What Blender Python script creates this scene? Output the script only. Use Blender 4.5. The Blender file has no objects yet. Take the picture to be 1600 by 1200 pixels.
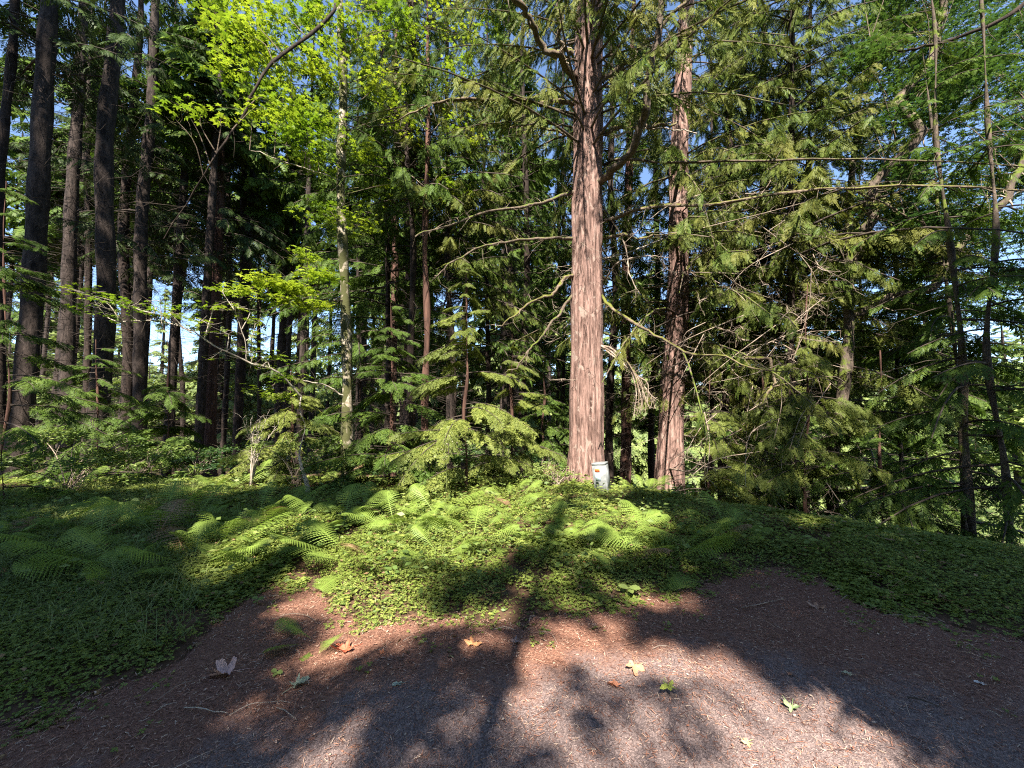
import bpy, math
import numpy as np
from mathutils import Vector

R = np.random.default_rng(7)
PI = math.pi
sc = bpy.context.scene
C = sc.collection

# ------------------------------------------------------------------ camera, light, exposure
CAM_Z, PITCH, FPX = 1.6, math.radians(4.2), 601.0      # focal length in pixels of the 1600 px photo
cam_d = bpy.data.cameras.new('camera'); cam = bpy.data.objects.new('camera', cam_d); C.objects.link(cam)
cam.location = (0, 0, CAM_Z); cam.rotation_euler = (PI / 2 + PITCH, 0, 0)
cam_d.sensor_width = 36; cam_d.lens = 36 * FPX / 1600; cam_d.clip_end = 3000; cam_d.clip_start = 0.05
sc.camera = cam

SUN_EL, SUN_HEAD = math.radians(50), math.radians(8)   # light travels towards +Y, a little to the right
sd = np.array([math.sin(SUN_HEAD) * math.cos(SUN_EL), math.cos(SUN_HEAD) * math.cos(SUN_EL), -math.sin(SUN_EL)])
w = bpy.data.worlds.new('World'); sc.world = w; w.use_nodes = True
wn = w.node_tree.nodes; wl = w.node_tree.links
sky = wn.new('ShaderNodeTexSky'); sky.sky_type = 'NISHITA'; sky.sun_disc = False
sky.sun_elevation = SUN_EL; sky.sun_rotation = PI + SUN_HEAD
sky.air_density = 1.0; sky.dust_density = 0.2; sky.altitude = 2500; sky.ozone_density = 1.6
wl.new(sky.outputs[0], wn['Background'].inputs[0]); wn['Background'].inputs[1].default_value = 0.10
sl = bpy.data.lights.new('sun', 'SUN'); sl.energy = 5.0; sl.angle = math.radians(0.53); sl.color = (1.0, 0.94, 0.85)
so = bpy.data.objects.new('sun', sl); C.objects.link(so)
so.rotation_euler = Vector(tuple(sd)).to_track_quat('-Z', 'Y').to_euler()
sc.view_settings.view_transform = 'Standard'; sc.view_settings.look = 'None'
sc.view_settings.exposure = 2.03; sc.view_settings.gamma = 1.0
sc.render.engine = 'CYCLES'
cy = sc.cycles
cy.max_bounces = 6; cy.diffuse_bounces = 4; cy.glossy_bounces = 1; cy.transmission_bounces = 3; cy.transparent_max_bounces = 4
cy.caustics_reflective = False; cy.caustics_refractive = False
cy.sample_clamp_indirect = 3.0; cy.use_denoising = False; cy.filter_width = 1.15; cy.use_adaptive_sampling = False

# ------------------------------------------------------------------ small helpers
def ray(px, py):
    u = (px - 800) / FPX; v = (600 - py) / FPX
    c, s = math.cos(PITCH), math.sin(PITCH)
    return np.array([u, c - v * s, s + v * c])
def at(px, py, Y):
    d = ray(px, py); return np.array([0, 0, CAM_Z]) + d * (Y / d[1])
_ph = np.random.default_rng(3).uniform(0, 6.28, (8, 2)); _dr = np.random.default_rng(4).uniform(0, 6.28, 8)
def nz(x, y, f):
    r = 0
    for i in range(6):
        k = f * (1.0 + 0.37 * i)
        r = r + np.sin(k * (x * math.cos(_dr[i]) + y * math.sin(_dr[i])) + _ph[i, 0] + 1.3 * np.sin(k * .6 * (y * math.cos(_dr[i]) - x * math.sin(_dr[i])) + _ph[i, 1]))
    return r / 6
def Hb(x, y):                                   # smooth ground height
    x = np.asarray(x, float); y = np.asarray(y, float)
    s1 = np.maximum(0, y - 8.2) * 0.15
    e = (x + 0.95 * y - 9.3) / 1.38
    s2 = np.where(e > 0, e, 0) * 0.42 * np.clip(e / 1.0, 0, 1) ** .6
    drop = (s1 ** 3 + s2 ** 3 + 1e-9) ** (1 / 3)
    drop = 9.5 * (1 - np.exp(-drop / 9.5))
    rr = np.sqrt(x * x + y * y)
    rise = np.maximum(0, rr - 70) * 0.16
    rise = 34 * (1 - np.exp(-rise / 34))
    return -drop + rise * np.clip((y + 40) / 60, 0.1, 1)
def border_px():
    return [(-300, 1220), (0, 1135), (150, 1095), (280, 1032), (345, 975), (400, 938), (430, 925), (508, 926), (530, 955), (570, 982), (700, 975), (850, 967),
            (930, 955), (1050, 930), (1130, 905), (1200, 890), (1280, 905), (1350, 950), (1450, 975), (1600, 1005), (1900, 1060)]
def duff_px():
    return [(-300, 1330), (0, 1262), (300, 1178), (450, 1125), (560, 1075), (700, 1060), (850, 1050), (950, 1028), (1050, 1015), (1250, 1030), (1400, 1060), (1600, 1120), (1900, 1200)]
def flat(px, py):
    d = ray(px, py); t = -CAM_Z / d[2]; return d[0] * t, d[1] * t
def polar(pts):
    a = []
    for p in pts:
        x, y = flat(*p); a.append((x / y, y))
    a.sort(); a = np.array(a); return a[:, 0], a[:, 1]
BU, BY = polar(border_px()); DU, DY = polar(duff_px())
def inpath(x, y, tab=None):                     # >0 inside the path: metres short of its far edge
    U, Yb = (BU, BY) if tab is None else tab
    yy = np.maximum(y, 0.05)
    return np.interp(x / yy, U, Yb) + 0.16 * nz(x, y, 4) + 0.09 * nz(x + 3, y, 11) + .05 * nz(x, y + 5, 31) - y
def H(x, y):
    x = np.asarray(x, float); y = np.asarray(y, float)
    rr = np.hypot(x, y)
    bump = 0.10 * np.clip(-inpath(x, y) / 1.2, 0, 1)             # verge stands a little above the path
    return Hb(x, y) + bump * (rr < 40) + 0.05 * nz(x, y, 1.1) * np.clip(-inpath(x, y), 0, 1) + 0.012 * nz(x, y, 3.1)
def ground(px, py):
    d = ray(px, py); o = np.array([0, 0, CAM_Z])
    t = np.linspace(0.5, 60, 6000); p = o + d * t[:, None]
    k = np.argmax(p[:, 2] < H(p[:, 0], p[:, 1]))
    return p[k]

class MB:
    def __init__(s): s.v = []; s.f = []; s.m = []; s.n = 0
    def add(s, v, f, m=0):
        v = np.asarray(v, np.float32).reshape(-1, 3); f = np.asarray(f, np.int32)
        s.v.append(v); s.f.append(f + s.n); s.m.append(np.full(len(f), m, np.int32)); s.n += len(v)
    def inst(s, T, M, P, m=0):                  # template T=(verts, faces) with matrices M (N,3,3) at P (N,3)
        tv, tf = T; N = len(P)
        if N == 0: return
        v = np.einsum('nij,kj->nki', M, tv) + P[:, None, :]
        f = tf[None] + (np.arange(N) * len(tv))[:, None, None]
        s.add(v.reshape(-1, 3), f.reshape(-1, tf.shape[1]), m)
    def mesh(s, name, mats, smooth=False):
        me = bpy.data.meshes.new(name)
        v = np.concatenate(s.v); me.vertices.add(len(v)); me.vertices.foreach_set('co', v.ravel())
        tot = np.concatenate([np.full(len(f), f.shape[1], np.int32) for f in s.f])
        idx = np.concatenate([f.ravel() for f in s.f])
        me.loops.add(len(idx)); me.loops.foreach_set('vertex_index', idx)
        me.polygons.add(len(tot))
        st = np.concatenate([[0], np.cumsum(tot)[:-1]]).astype(np.int32)
        me.polygons.foreach_set('loop_start', st)
        me.polygons.foreach_set('material_index', np.concatenate(s.m))
        if smooth: me.polygons.foreach_set('use_smooth', np.ones(len(tot), bool))
        for m in mats: me.materials.append(m)
        me.update(calc_edges=True)
        return me
def link(name, me, parent=None, loc=None):
    o = bpy.data.objects.new(name, me); C.objects.link(o)
    if parent is not None: o.parent = parent
    if loc is not None: o.location = tuple(loc)
    return o
def tag(o, label=None, cat=None, group=None, kind=None):
    for k, v in (('label', label), ('category', cat), ('group', group), ('kind', kind)):
        if v: o[k] = v
    return o
def thing(name, label, cat, loc=(0, 0, 0), rz=0, group=None):
    o = bpy.data.objects.new(name, None); C.objects.link(o); o.empty_display_size = .2
    o.location = tuple(float(a) for a in loc); o.rotation_euler = (0, 0, rz)
    return tag(o, label, cat, group)
def cr(pts, n):                                 # Catmull-Rom through control points
    p = np.asarray(pts, float); k = len(p)
    if k == 2: return p[0] + (p[1] - p[0]) * np.linspace(0, 1, n)[:, None]
    q = np.vstack([2 * p[0] - p[1], p, 2 * p[-1] - p[-2]])
    t = np.linspace(0, k - 1 - 1e-6, n); i = t.astype(int); f = (t - i)[:, None]
    a, b, c, d = q[i], q[i + 1], q[i + 2], q[i + 3]
    return .5 * (2 * b + (c - a) * f + (2 * a - 5 * b + 4 * c - d) * f ** 2 + (3 * b - a - 3 * c + d) * f ** 3)
def tube(mb, pts, rad, n=6, m=0, disp=None):
    pts = np.asarray(pts, float); k = len(pts); rad = np.broadcast_to(np.asarray(rad, float), (k,))
    t = np.gradient(pts, axis=0); t /= np.linalg.norm(t, axis=1)[:, None] + 1e-12
    ref = np.zeros(3); ref[np.argmin(np.abs(t.mean(0)))] = 1
    s = np.cross(t, ref); s /= np.linalg.norm(s, axis=1)[:, None] + 1e-12; u = np.cross(s, t)
    a = np.arange(n) * 2 * PI / n
    rr = rad[:, None] * np.ones((1, n))
    if disp is not None: rr = rr + disp(a, k)
    v = pts[:, None] + rr[..., None] * (s[:, None] * np.cos(a)[None, :, None] + u[:, None] * np.sin(a)[None, :, None])
    i = np.arange(k - 1)[:, None] * n; j = np.arange(n)[None]; j2 = (j + 1) % n
    f = np.stack([i + j, i + j2, i + n + j2, i + n + j], -1).reshape(-1, 4)
    mb.add(v.reshape(-1, 3), f, m)
def tri_tubes(mb, P0, P1, r, m=0, bend=0.0):    # many thin 3-sided twigs at once, each bent at its middle
    N = len(P0)
    if N == 0: return
    d = P1 - P0; L = np.linalg.norm(d, axis=1)[:, None] + 1e-9
    mid = P0 + d * .5 + R.normal(0, 1, (N, 3)) * L * bend
    s = np.cross(d, np.array([.3, .5, 1.])); s /= np.linalg.norm(s, axis=1)[:, None] + 1e-9; u = np.cross(s, d / L)
    vs = []
    for P, k in ((P0, 1.0), (mid, .7), (P1, .25)):
        for a in (0, 2.094, 4.189): vs.append(P + (s * math.cos(a) + u * math.sin(a)) * (np.asarray(r).reshape(-1, 1) * k))
    v = np.stack(vs, 1)
    tf = np.array([[i + j, i + (j + 1) % 3, i + 3 + (j + 1) % 3, i + 3 + j] for i in (0, 3) for j in range(3)])
    f = tf[None] + (np.arange(N) * 9)[:, None, None]
    mb.add(v.reshape(-1, 3), f.reshape(-1, 4), m)
def frames(fwd, nrm, size):
    fwd = fwd / (np.linalg.norm(fwd, axis=1)[:, None] + 1e-9)
    s = np.cross(fwd, nrm); s /= np.linalg.norm(s, axis=1)[:, None] + 1e-9
    n = np.cross(s, fwd); size = np.broadcast_to(np.asarray(size, float), (len(fwd),))
    return np.stack([s, fwd, n], -1) * size[:, None, None]
def rdir(N):
    a = R.uniform(0, 2 * PI, N); return np.stack([np.cos(a), np.sin(a), np.zeros(N)], 1)

# ------------------------------------------------------------------ materials
def newmat(name):
    m = bpy.data.materials.new(name); m.use_nodes = True; nt = m.node_tree; nt.nodes.clear()
    out = nt.nodes.new('ShaderNodeOutputMaterial'); return m, nt, out
def N_(nt, t, **k):
    n = nt.nodes.new(t)
    for a, b in k.items(): setattr(n, a, b)
    return n
def ramp(nt, stops):
    r = N_(nt, 'ShaderNodeValToRGB'); e = r.color_ramp.elements
    while len(e) < len(stops): e.new(.5)
    for i, (p, c) in enumerate(stops): e[i].position = p; e[i].color = (*c, 1)
    return r
def mix(nt, a, b, fac, mode='MIX'):
    n = N_(nt, 'ShaderNodeMix', data_type='RGBA', blend_type=mode)
    for sock, v in ((n.inputs[0], fac), (n.inputs[6], a), (n.inputs[7], b)):
        if hasattr(v, 'links'): nt.links.new(v, sock)
        elif isinstance(v, (int, float)): sock.default_value = v
        else: sock.default_value = (*v, 1)
    return n.outputs[2]
def noise(nt, scale, detail=3, vec=None, rough=.55, dist=0):
    n = N_(nt, 'ShaderNodeTexNoise'); n.inputs['Scale'].default_value = scale; n.inputs['Detail'].default_value = detail
    n.inputs['Roughness'].default_value = rough; n.inputs['Distortion'].default_value = dist
    if vec is not None: nt.links.new(vec, n.inputs['Vector'])
    return n
def coords(nt, scale=(1, 1, 1)):
    t = N_(nt, 'ShaderNodeTexCoord'); mp = N_(nt, 'ShaderNodeMapping'); mp.inputs['Scale'].default_value = scale
    nt.links.new(t.outputs['Object'], mp.inputs[0]); return mp.outputs[0]
def leaf_mat(name, c1, c2, c3=None, trans=.35, gloss=.02, rough=.5, big=.8):
    """leaf colours: random per leaf between c1 and c2, broad drifts towards c3"""
    m, nt, out = newmat(name)
    g = N_(nt, 'ShaderNodeNewGeometry')
    col = mix(nt, c1, c2, g.outputs['Random Per Island'])
    if c3 is not None:
        n = noise(nt, big, 2, coords(nt)); r = ramp(nt, [(.42, (0, 0, 0)), (.62, (1, 1, 1))]); nt.links.new(n.outputs[0], r.inputs[0])
        col = mix(nt, col, c3, r.outputs[0])
    d = N_(nt, 'ShaderNodeBsdfDiffuse'); t = N_(nt, 'ShaderNodeBsdfTranslucent'); s = N_(nt, 'ShaderNodeBsdfGlossy')
    s.inputs['Roughness'].default_value = rough
    nt.links.new(col, d.inputs[0])
    tc = mix(nt, col, (1.0, 1.05, .5), .8, 'MULTIPLY'); nt.links.new(tc, t.inputs[0])
    a = N_(nt, 'ShaderNodeMixShader'); a.inputs[0].default_value = trans
    nt.links.new(d.outputs[0], a.inputs[1]); nt.links.new(t.outputs[0], a.inputs[2])
    b = N_(nt, 'ShaderNodeMixShader'); b.inputs[0].default_value = gloss
    nt.links.new(a.outputs[0], b.inputs[1]); nt.links.new(s.outputs[0], b.inputs[2]); nt.links.new(b.outputs[0], out.inputs[0])
    return m
def bark_mat(name, dark, light, zs=.12, sc_=14, moss=0.0, patch=None, patch_amt=.5, bump=.6, mosscol=(.10, .13, .02)):
    m, nt, out = newmat(name)
    v = coords(nt, (1, 1, zs)); n1 = noise(nt, sc_, 6, v, .65, .4); n2 = noise(nt, sc_ * 5, 4, v, .7)
    r = ramp(nt, [(.34, dark), (.66, light)]); nt.links.new(n1.outputs[0], r.inputs[0])
    r2 = ramp(nt, [(.3, (.45, .45, .45)), (.7, (1.25, 1.25, 1.25))]); nt.links.new(n2.outputs[0], r2.inputs[0])
    col = mix(nt, r.outputs[0], r2.outputs[0], .75, 'MULTIPLY')
    if patch is not None:
        n3 = noise(nt, 5, 5, coords(nt, (1.4, 1.4, .8)), .6, .6); r3 = ramp(nt, [(.62 - .25 * patch_amt, (0, 0, 0)), (.68 - .25 * patch_amt, (1, 1, 1))]); nt.links.new(n3.outputs[0], r3.inputs[0])
        col = mix(nt, col, patch, r3.outputs[0])
    if moss > 0:
        g = N_(nt, 'ShaderNodeNewGeometry'); sp = N_(nt, 'ShaderNodeSeparateXYZ'); nt.links.new(g.outputs['Normal'], sp.inputs[0])
        n4 = noise(nt, 6, 4, coords(nt)); ad = N_(nt, 'ShaderNodeMath', operation='MULTIPLY_ADD'); ad.inputs[1].default_value = .25
        nt.links.new(sp.outputs[2], ad.inputs[0]); nt.links.new(n4.outputs[0], ad.inputs[2])
        r4 = ramp(nt, [(.75 - .4 * moss, (0, 0, 0)), (.85 - .4 * moss, (1, 1, 1))]); nt.links.new(ad.outputs[0], r4.inputs[0])
        col = mix(nt, col, mosscol, r4.outputs[0])
    b = N_(nt, 'ShaderNodeBsdfPrincipled'); nt.links.new(col, b.inputs['Base Color']); b.inputs['Roughness'].default_value = .9
    b.inputs['Specular IOR Level'].default_value = .15
    bp = N_(nt, 'ShaderNodeBump'); bp.inputs['Strength'].default_value = bump; bp.inputs['Distance'].default_value = .03
    sm = N_(nt, 'ShaderNodeMath', operation='MULTIPLY_ADD'); sm.inputs[1].default_value = .4; nt.links.new(n2.outputs[0], sm.inputs[0]); nt.links.new(n1.outputs[0], sm.inputs[2])
    nt.links.new(sm.outputs[0], bp.inputs['Height']); nt.links.new(bp.outputs[0], b.inputs['Normal']); nt.links.new(b.outputs[0], out.inputs[0])
    return m
def plain(name, c1, c2=None, rough=.7, scale=20, spec=.3):
    m, nt, out = newmat(name); b = N_(nt, 'ShaderNodeBsdfPrincipled'); b.inputs['Roughness'].default_value = rough; b.inputs['Specular IOR Level'].default_value = spec
    n = noise(nt, scale, 4, coords(nt)); r = ramp(nt, [(.35, c1), (.65, c2 or c1)]); nt.links.new(n.outputs[0], r.inputs[0])
    nt.links.new(r.outputs[0], b.inputs['Base Color']); nt.links.new(b.outputs[0], out.inputs[0]); return m
M = {}
M['cedar_bark'] = bark_mat('cedar_bark', (.05, .027, .02), (.40, .25, .205), zs=.09, sc_=24, bump=1.0, patch=(.30, .22, .18), patch_amt=.2)
M['fir_bark'] = bark_mat('fir_bark', (.016, .012, .010), (.078, .058, .048), zs=.3, sc_=12, bump=1.0)
M['dark_bark'] = bark_mat('dark_bark', (.015, .011, .009), (.06, .042, .033), zs=.25, sc_=14)
M['red_bark'] = bark_mat('red_bark', (.035, .02, .016), (.16, .085, .062), zs=.1, sc_=14)
M['alder_bark'] = bark_mat('alder_bark', (.15, .12, .08), (.50, .43, .32), zs=.8, sc_=10, patch=(.065, .065, .025), patch_amt=.75, bump=.4)
M['maple_bark'] = bark_mat('maple_bark', (.05, .04, .03), (.16, .12, .09), zs=.4, sc_=12, moss=.5)
M['moss_branch'] = bark_mat('moss_branch', (.09, .06, .04), (.26, .20, .14), zs=1, sc_=18, moss=.52, mosscol=(.12, .125, .025))
M['branch'] = bark_mat('branch', (.06, .045, .033), (.20, .15, .11), zs=1, sc_=18, moss=.35)
M['dead_twig'] = plain('dead_twig', (.16, .11, .08), (.36, .29, .22), .85, 7)
M['pale_wood'] = plain('pale_wood', (.26, .21, .16), (.46, .40, .32), .8, 12)
M['dark_twig'] = plain('dark_twig', (.035, .026, .02), (.08, .06, .045), .9, 6)
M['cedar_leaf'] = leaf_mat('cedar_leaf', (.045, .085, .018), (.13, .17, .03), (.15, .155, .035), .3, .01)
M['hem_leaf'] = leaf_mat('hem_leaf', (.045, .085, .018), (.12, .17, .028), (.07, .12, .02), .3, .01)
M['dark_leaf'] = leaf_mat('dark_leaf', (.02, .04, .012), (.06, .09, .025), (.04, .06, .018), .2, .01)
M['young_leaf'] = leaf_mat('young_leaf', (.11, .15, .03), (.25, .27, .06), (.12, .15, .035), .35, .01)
M['far_leaf'] = leaf_mat('far_leaf', (.15, .20, .06), (.32, .38, .12), (.17, .23, .08), .4, .01)
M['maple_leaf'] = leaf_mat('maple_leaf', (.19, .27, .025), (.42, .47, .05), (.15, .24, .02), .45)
M['maple_shade'] = leaf_mat('maple_shade', (.035, .075, .02), (.10, .16, .035), (.04, .085, .03), .4)  # darker copy of the maple leaf, shade put into its colour
M['shrub_leaf'] = leaf_mat('shrub_leaf', (.13, .19, .045), (.28, .33, .09), (.11, .17, .04), .35)
M['fern'] = leaf_mat('fern', (.14, .21, .045), (.27, .34, .075), (.20, .28, .05), .35, big=1.2)
M['brown_fern'] = leaf_mat('brown_fern', (.16, .09, .045), (.36, .24, .13), None, .25)
M['cover'] = leaf_mat('cover', (.09, .15, .035), (.33, .36, .08), (.19, .24, .045), .35, big=1.6)
M['grass'] = leaf_mat('grass', (.12, .17, .045), (.28, .31, .11), None, .35)
def litter_mat():
    m, nt, out = newmat('needle_litter'); g = N_(nt, 'ShaderNodeNewGeometry')
    r = ramp(nt, [(0, (.10, .04, .025)), (.4, (.24, .10, .06)), (.8, (.38, .19, .12)), (1, (.58, .44, .32))]); nt.links.new(g.outputs['Random Per Island'], r.inputs[0])
    b = N_(nt, 'ShaderNodeBsdfPrincipled'); b.inputs['Roughness'].default_value = .8; nt.links.new(r.outputs[0], b.inputs['Base Color']); nt.links.new(b.outputs[0], out.inputs[0]); return m
M['litter'] = litter_mat()
def ground_mat():
    m, nt, out = newmat('forest_soil'); v = coords(nt)
    n = noise(nt, 9, 8, v, .7); r = ramp(nt, [(.3, (.03, .02, .013)), (.55, (.085, .05, .03)), (.75, (.16, .10, .06))]); nt.links.new(n.outputs[0], r.inputs[0])
    n2 = noise(nt, .35, 4, v); r2 = ramp(nt, [(.4, (0, 0, 0)), (.6, (1, 1, 1))]); nt.links.new(n2.outputs[0], r2.inputs[0])
    n3 = noise(nt, 3, 6, v, .7); r3 = ramp(nt, [(.35, (.035, .06, .02)), (.65, (.11, .15, .05))]); nt.links.new(n3.outputs[0], r3.inputs[0])
    col = mix(nt, r.outputs[0], r3.outputs[0], r2.outputs[0])
    at_ = N_(nt, 'ShaderNodeAttribute'); at_.attribute_name = 'verdure'
    col = mix(nt, r.outputs[0], mix(nt, col, r3.outputs[0], .6), at_.outputs['Fac'])
    b = N_(nt, 'ShaderNodeBsdfPrincipled'); b.inputs['Roughness'].default_value = .95; b.inputs['Specular IOR Level'].default_value = .1
    bp = N_(nt, 'ShaderNodeBump'); bp.inputs['Strength'].default_value = .7; bp.inputs['Distance'].default_value = .03
    nt.links.new(n.outputs[0], bp.inputs['Height']); nt.links.new(bp.outputs[0], b.inputs['Normal'])
    nt.links.new(col, b.inputs['Base Color']); nt.links.new(b.outputs[0], out.inputs[0]); return m
M['soil'] = ground_mat()
def path_mat():
    m, nt, out = newmat('path_surface'); v = coords(nt)
    vo = N_(nt, 'ShaderNodeTexVoronoi'); vo.inputs['Scale'].default_value = 150; nt.links.new(v, vo.inputs['Vector'])
    ra = ramp(nt, [(0, (.075, .052, .047)), (.5, (.165, .118, .105)), (1, (.33, .24, .21))]); nt.links.new(vo.outputs['Color'], ra.inputs[0])
    n = noise(nt, 60, 6, v, .75); rd = ramp(nt, [(.3, (.06, .03, .02)), (.5, (.18, .085, .055)), (.72, (.36, .20, .13))]); nt.links.new(n.outputs[0], rd.inputs[0])
    at_ = N_(nt, 'ShaderNodeAttribute'); at_.attribute_name = 'duff'
    n2 = noise(nt, 4, 6, v, .7); ma = N_(nt, 'ShaderNodeMath', operation='MULTIPLY_ADD'); ma.inputs[1].default_value = 1.5
    nt.links.new(n2.outputs[0], ma.inputs[0]); sb = N_(nt, 'ShaderNodeMath', operation='SUBTRACT'); sb.inputs[1].default_value = .75
    nt.links.new(at_.outputs['Fac'], ma.inputs[2]); nt.links.new(ma.outputs[0], sb.inputs[0])
    rm = ramp(nt, [(.15, (0, 0, 0)), (.75, (1, 1, 1))]); nt.links.new(sb.outputs[0], rm.inputs[0])
    col = mix(nt, ra.outputs[0], rd.outputs[0], rm.outputs[0])
    b = N_(nt, 'ShaderNodeBsdfPrincipled'); b.inputs['Roughness'].default_value = .85; b.inputs['Specular IOR Level'].default_value = .25
    bp = N_(nt, 'ShaderNodeBump'); bp.inputs['Strength'].default_value = .8; bp.inputs['Distance'].default_value = .006
    sm = N_(nt, 'ShaderNodeMath', operation='ADD'); nt.links.new(vo.outputs['Distance'], sm.inputs[0]); nt.links.new(n.outputs[0], sm.inputs[1])
    nt.links.new(sm.outputs[0], bp.inputs['Height']); nt.links.new(bp.outputs[0], b.inputs['Normal'])
    nt.links.new(col, b.inputs['Base Color']); nt.links.new(b.outputs[0], out.inputs[0]); return m
M['path'] = path_mat()

# ------------------------------------------------------------------ setting: ground, path
def axis(fine0, fine1, step, far, g=1.12):
    a = list(np.arange(fine0, fine1 + step, step)); s = step
    lo, hi = a[0], a[-1]; L = []; Hh = []
    while hi < far: s *= g; hi += s; Hh.append(hi)
    s = step
    while lo > -far: s *= g; lo -= s; L.append(lo)
    return np.array(L[::-1] + a + Hh)
def grid(name, xs, ys, zf, mat, keep=None, attr=None):
    X, Y = np.meshgrid(xs, ys); Z = zf(X, Y); nx, ny = len(xs), len(ys)
    v = np.stack([X, Y, Z], -1).reshape(-1, 3)
    i = np.arange(ny - 1)[:, None] * nx + np.arange(nx - 1)[None]; f = np.stack([i, i + 1, i + nx + 1, i + nx], -1).reshape(-1, 4)
    if keep is not None:
        k = keep(X, Y).reshape(-1); f = f[k[f].any(1)]
    mb = MB(); mb.add(v, f); me = mb.mesh(name, [mat], True)
    if attr:
        a = me.attributes.new(attr[0], 'FLOAT', 'POINT'); a.data.foreach_set('value', attr[1](X, Y).reshape(-1).astype(np.float32))
    return link(name, me)
gx = axis(-7, 8, .09, 900); gy = axis(-1, 10, .09, 900)
g = grid('ground', gx, gy, lambda x, y: H(x, y) - .02 * (inpath(x, y) > 0), M['soil'], None,
         ('verdure', lambda x, y: np.clip((np.hypot(x, y) - 14) / 12, 0, 1) * np.clip((x + 4 + y * .1) / 8, .25, 1)))
tag(g, kind='structure')
def path_z(x, y):
    p = inpath(x, y)
    return H(x, y) + .006 + .008 * nz(x, y, 23) * np.clip(p, 0, 1) - .07 * np.clip(-p / .12, 0, 1)
pth = grid('path', np.arange(-9, 9, .045), np.arange(-12, 6.2, .045), path_z, M['path'], lambda x, y: inpath(x, y) > -.14,
           ('duff', lambda x, y: np.clip(.5 - inpath(x, y, (DU, DY)) / .5, 0, 1)))
tag(pth, kind='structure')

# ------------------------------------------------------------------ leaf and spray templates (x side, y forward, z up)
def T_spray(n=9, w=.07, ang=52, L=.42, droop=.18, rng=None, taper=1.0):
    rng = rng or R; V = []; F = []
    def kite(b, d, l, wd):
        s = np.array([-d[1], d[0]]); k = len(V)
        for q, z in ((b, 0), (b + d * l * .45 + s * wd, 0), (b + d * l, -.03), (b + d * l * .45 - s * wd, 0)):
            V.append([q[0], q[1], -droop * q[1] ** 2 - .35 * abs(q[0]) ** 1.5 + rng.normal(0, .008) + z])
        F.append([k, k + 1, k + 2, k + 3])
    kite(np.array([0, 0.]), np.array([0, 1.]), 1.0, w * .45)
    for i in range(n):
        t = .06 + .86 * (i / (n - 1)) if n > 1 else .5
        for sgn in (-1, 1):
            a = math.radians(ang + rng.normal(0, 7)); d = np.array([sgn * math.sin(a), math.cos(a)])
            kite(np.array([0, t + rng.normal(0, .015)]), d, L * (1 - t * .8) ** taper * rng.uniform(.75, 1.1) + .05, w * rng.uniform(.7, 1.1))
    return np.array(V), np.array(F)
def T_hem(rng=None):                            # flat hemlock spray: side shoots that carry fine leafy tips
    rng = rng or R; V = []; F = []
    def kite(b, d, l, wd):
        s = np.array([-d[1], d[0]]); k = len(V)
        for q in (b, b + d * l * .4 + s * wd, b + d * l, b + d * l * .4 - s * wd):
            V.append([q[0], q[1], -.2 * q[1] ** 2 - .4 * abs(q[0]) ** 1.5 + rng.normal(0, .012)])
        F.append([k, k + 1, k + 2, k + 3])
    kite(np.array([0, 0.]), np.array([0, 1.]), 1, .014)
    for i in range(9):
        t = .05 + .87 * i / 8
        for sgn in (-1, 1):
            if rng.uniform() < .08: continue
            a = math.radians(54 + rng.normal(0, 10)); d = np.array([sgn * math.sin(a), math.cos(a)]); l = (.46 * (1 - t * .78) + .05) * rng.uniform(.6, 1.2); b = np.array([0, t + rng.normal(0, .02)])
            kite(b, d, l, .02)
            for j in range(2 if t > .5 else 3):
                u = .22 + .27 * j
                for s2 in (-1, 1):
                    a2 = a * sgn + s2 * math.radians(50 + rng.normal(0, 8)); kite(b + d * l * u, np.array([math.sin(a2), math.cos(a2)]), l * .42 * (1.1 - .5 * u) * rng.uniform(.6, 1.2), .02)
    return np.array(V), np.array(F)
def T_cedar(rng=None):                          # lacy flat spray with side sprigs
    rng = rng or R; V = []; F = []
    def kite(b, d, l, wd):
        s = np.array([-d[1], d[0]]); k = len(V)
        for q in (b, b + d * l * .5 + s * wd, b + d * l, b + d * l * .5 - s * wd):
            V.append([q[0], q[1], -.12 * q[1] ** 2 - .5 * abs(q[0]) ** 1.5 + rng.normal(0, .008)])
        F.append([k, k + 1, k + 2, k + 3])
    kite(np.array([0, 0.]), np.array([0, 1.]), 1, .012)
    for i in range(11):
        t = .08 + .84 * i / 10
        for sgn in (-1, 1):
            a = math.radians(50 + rng.normal(0, 6)); d = np.array([sgn * math.sin(a), math.cos(a)]); l = (.40 * (1 - t * .75) + .04) * rng.uniform(.8, 1.15); b = np.array([0, t + rng.normal(0, .01)])
            kite(b, d, l, .014)
            for j in range(3):
                u = .25 + .27 * j
                for s2 in (-1, 1):
                    a2 = a * sgn + s2 * math.radians(42); kite(b + d * l * u, np.array([math.sin(a2), math.cos(a2)]), l * .36 * (1.1 - .5 * u), .013)
    return np.array(V), np.array(F)
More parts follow.
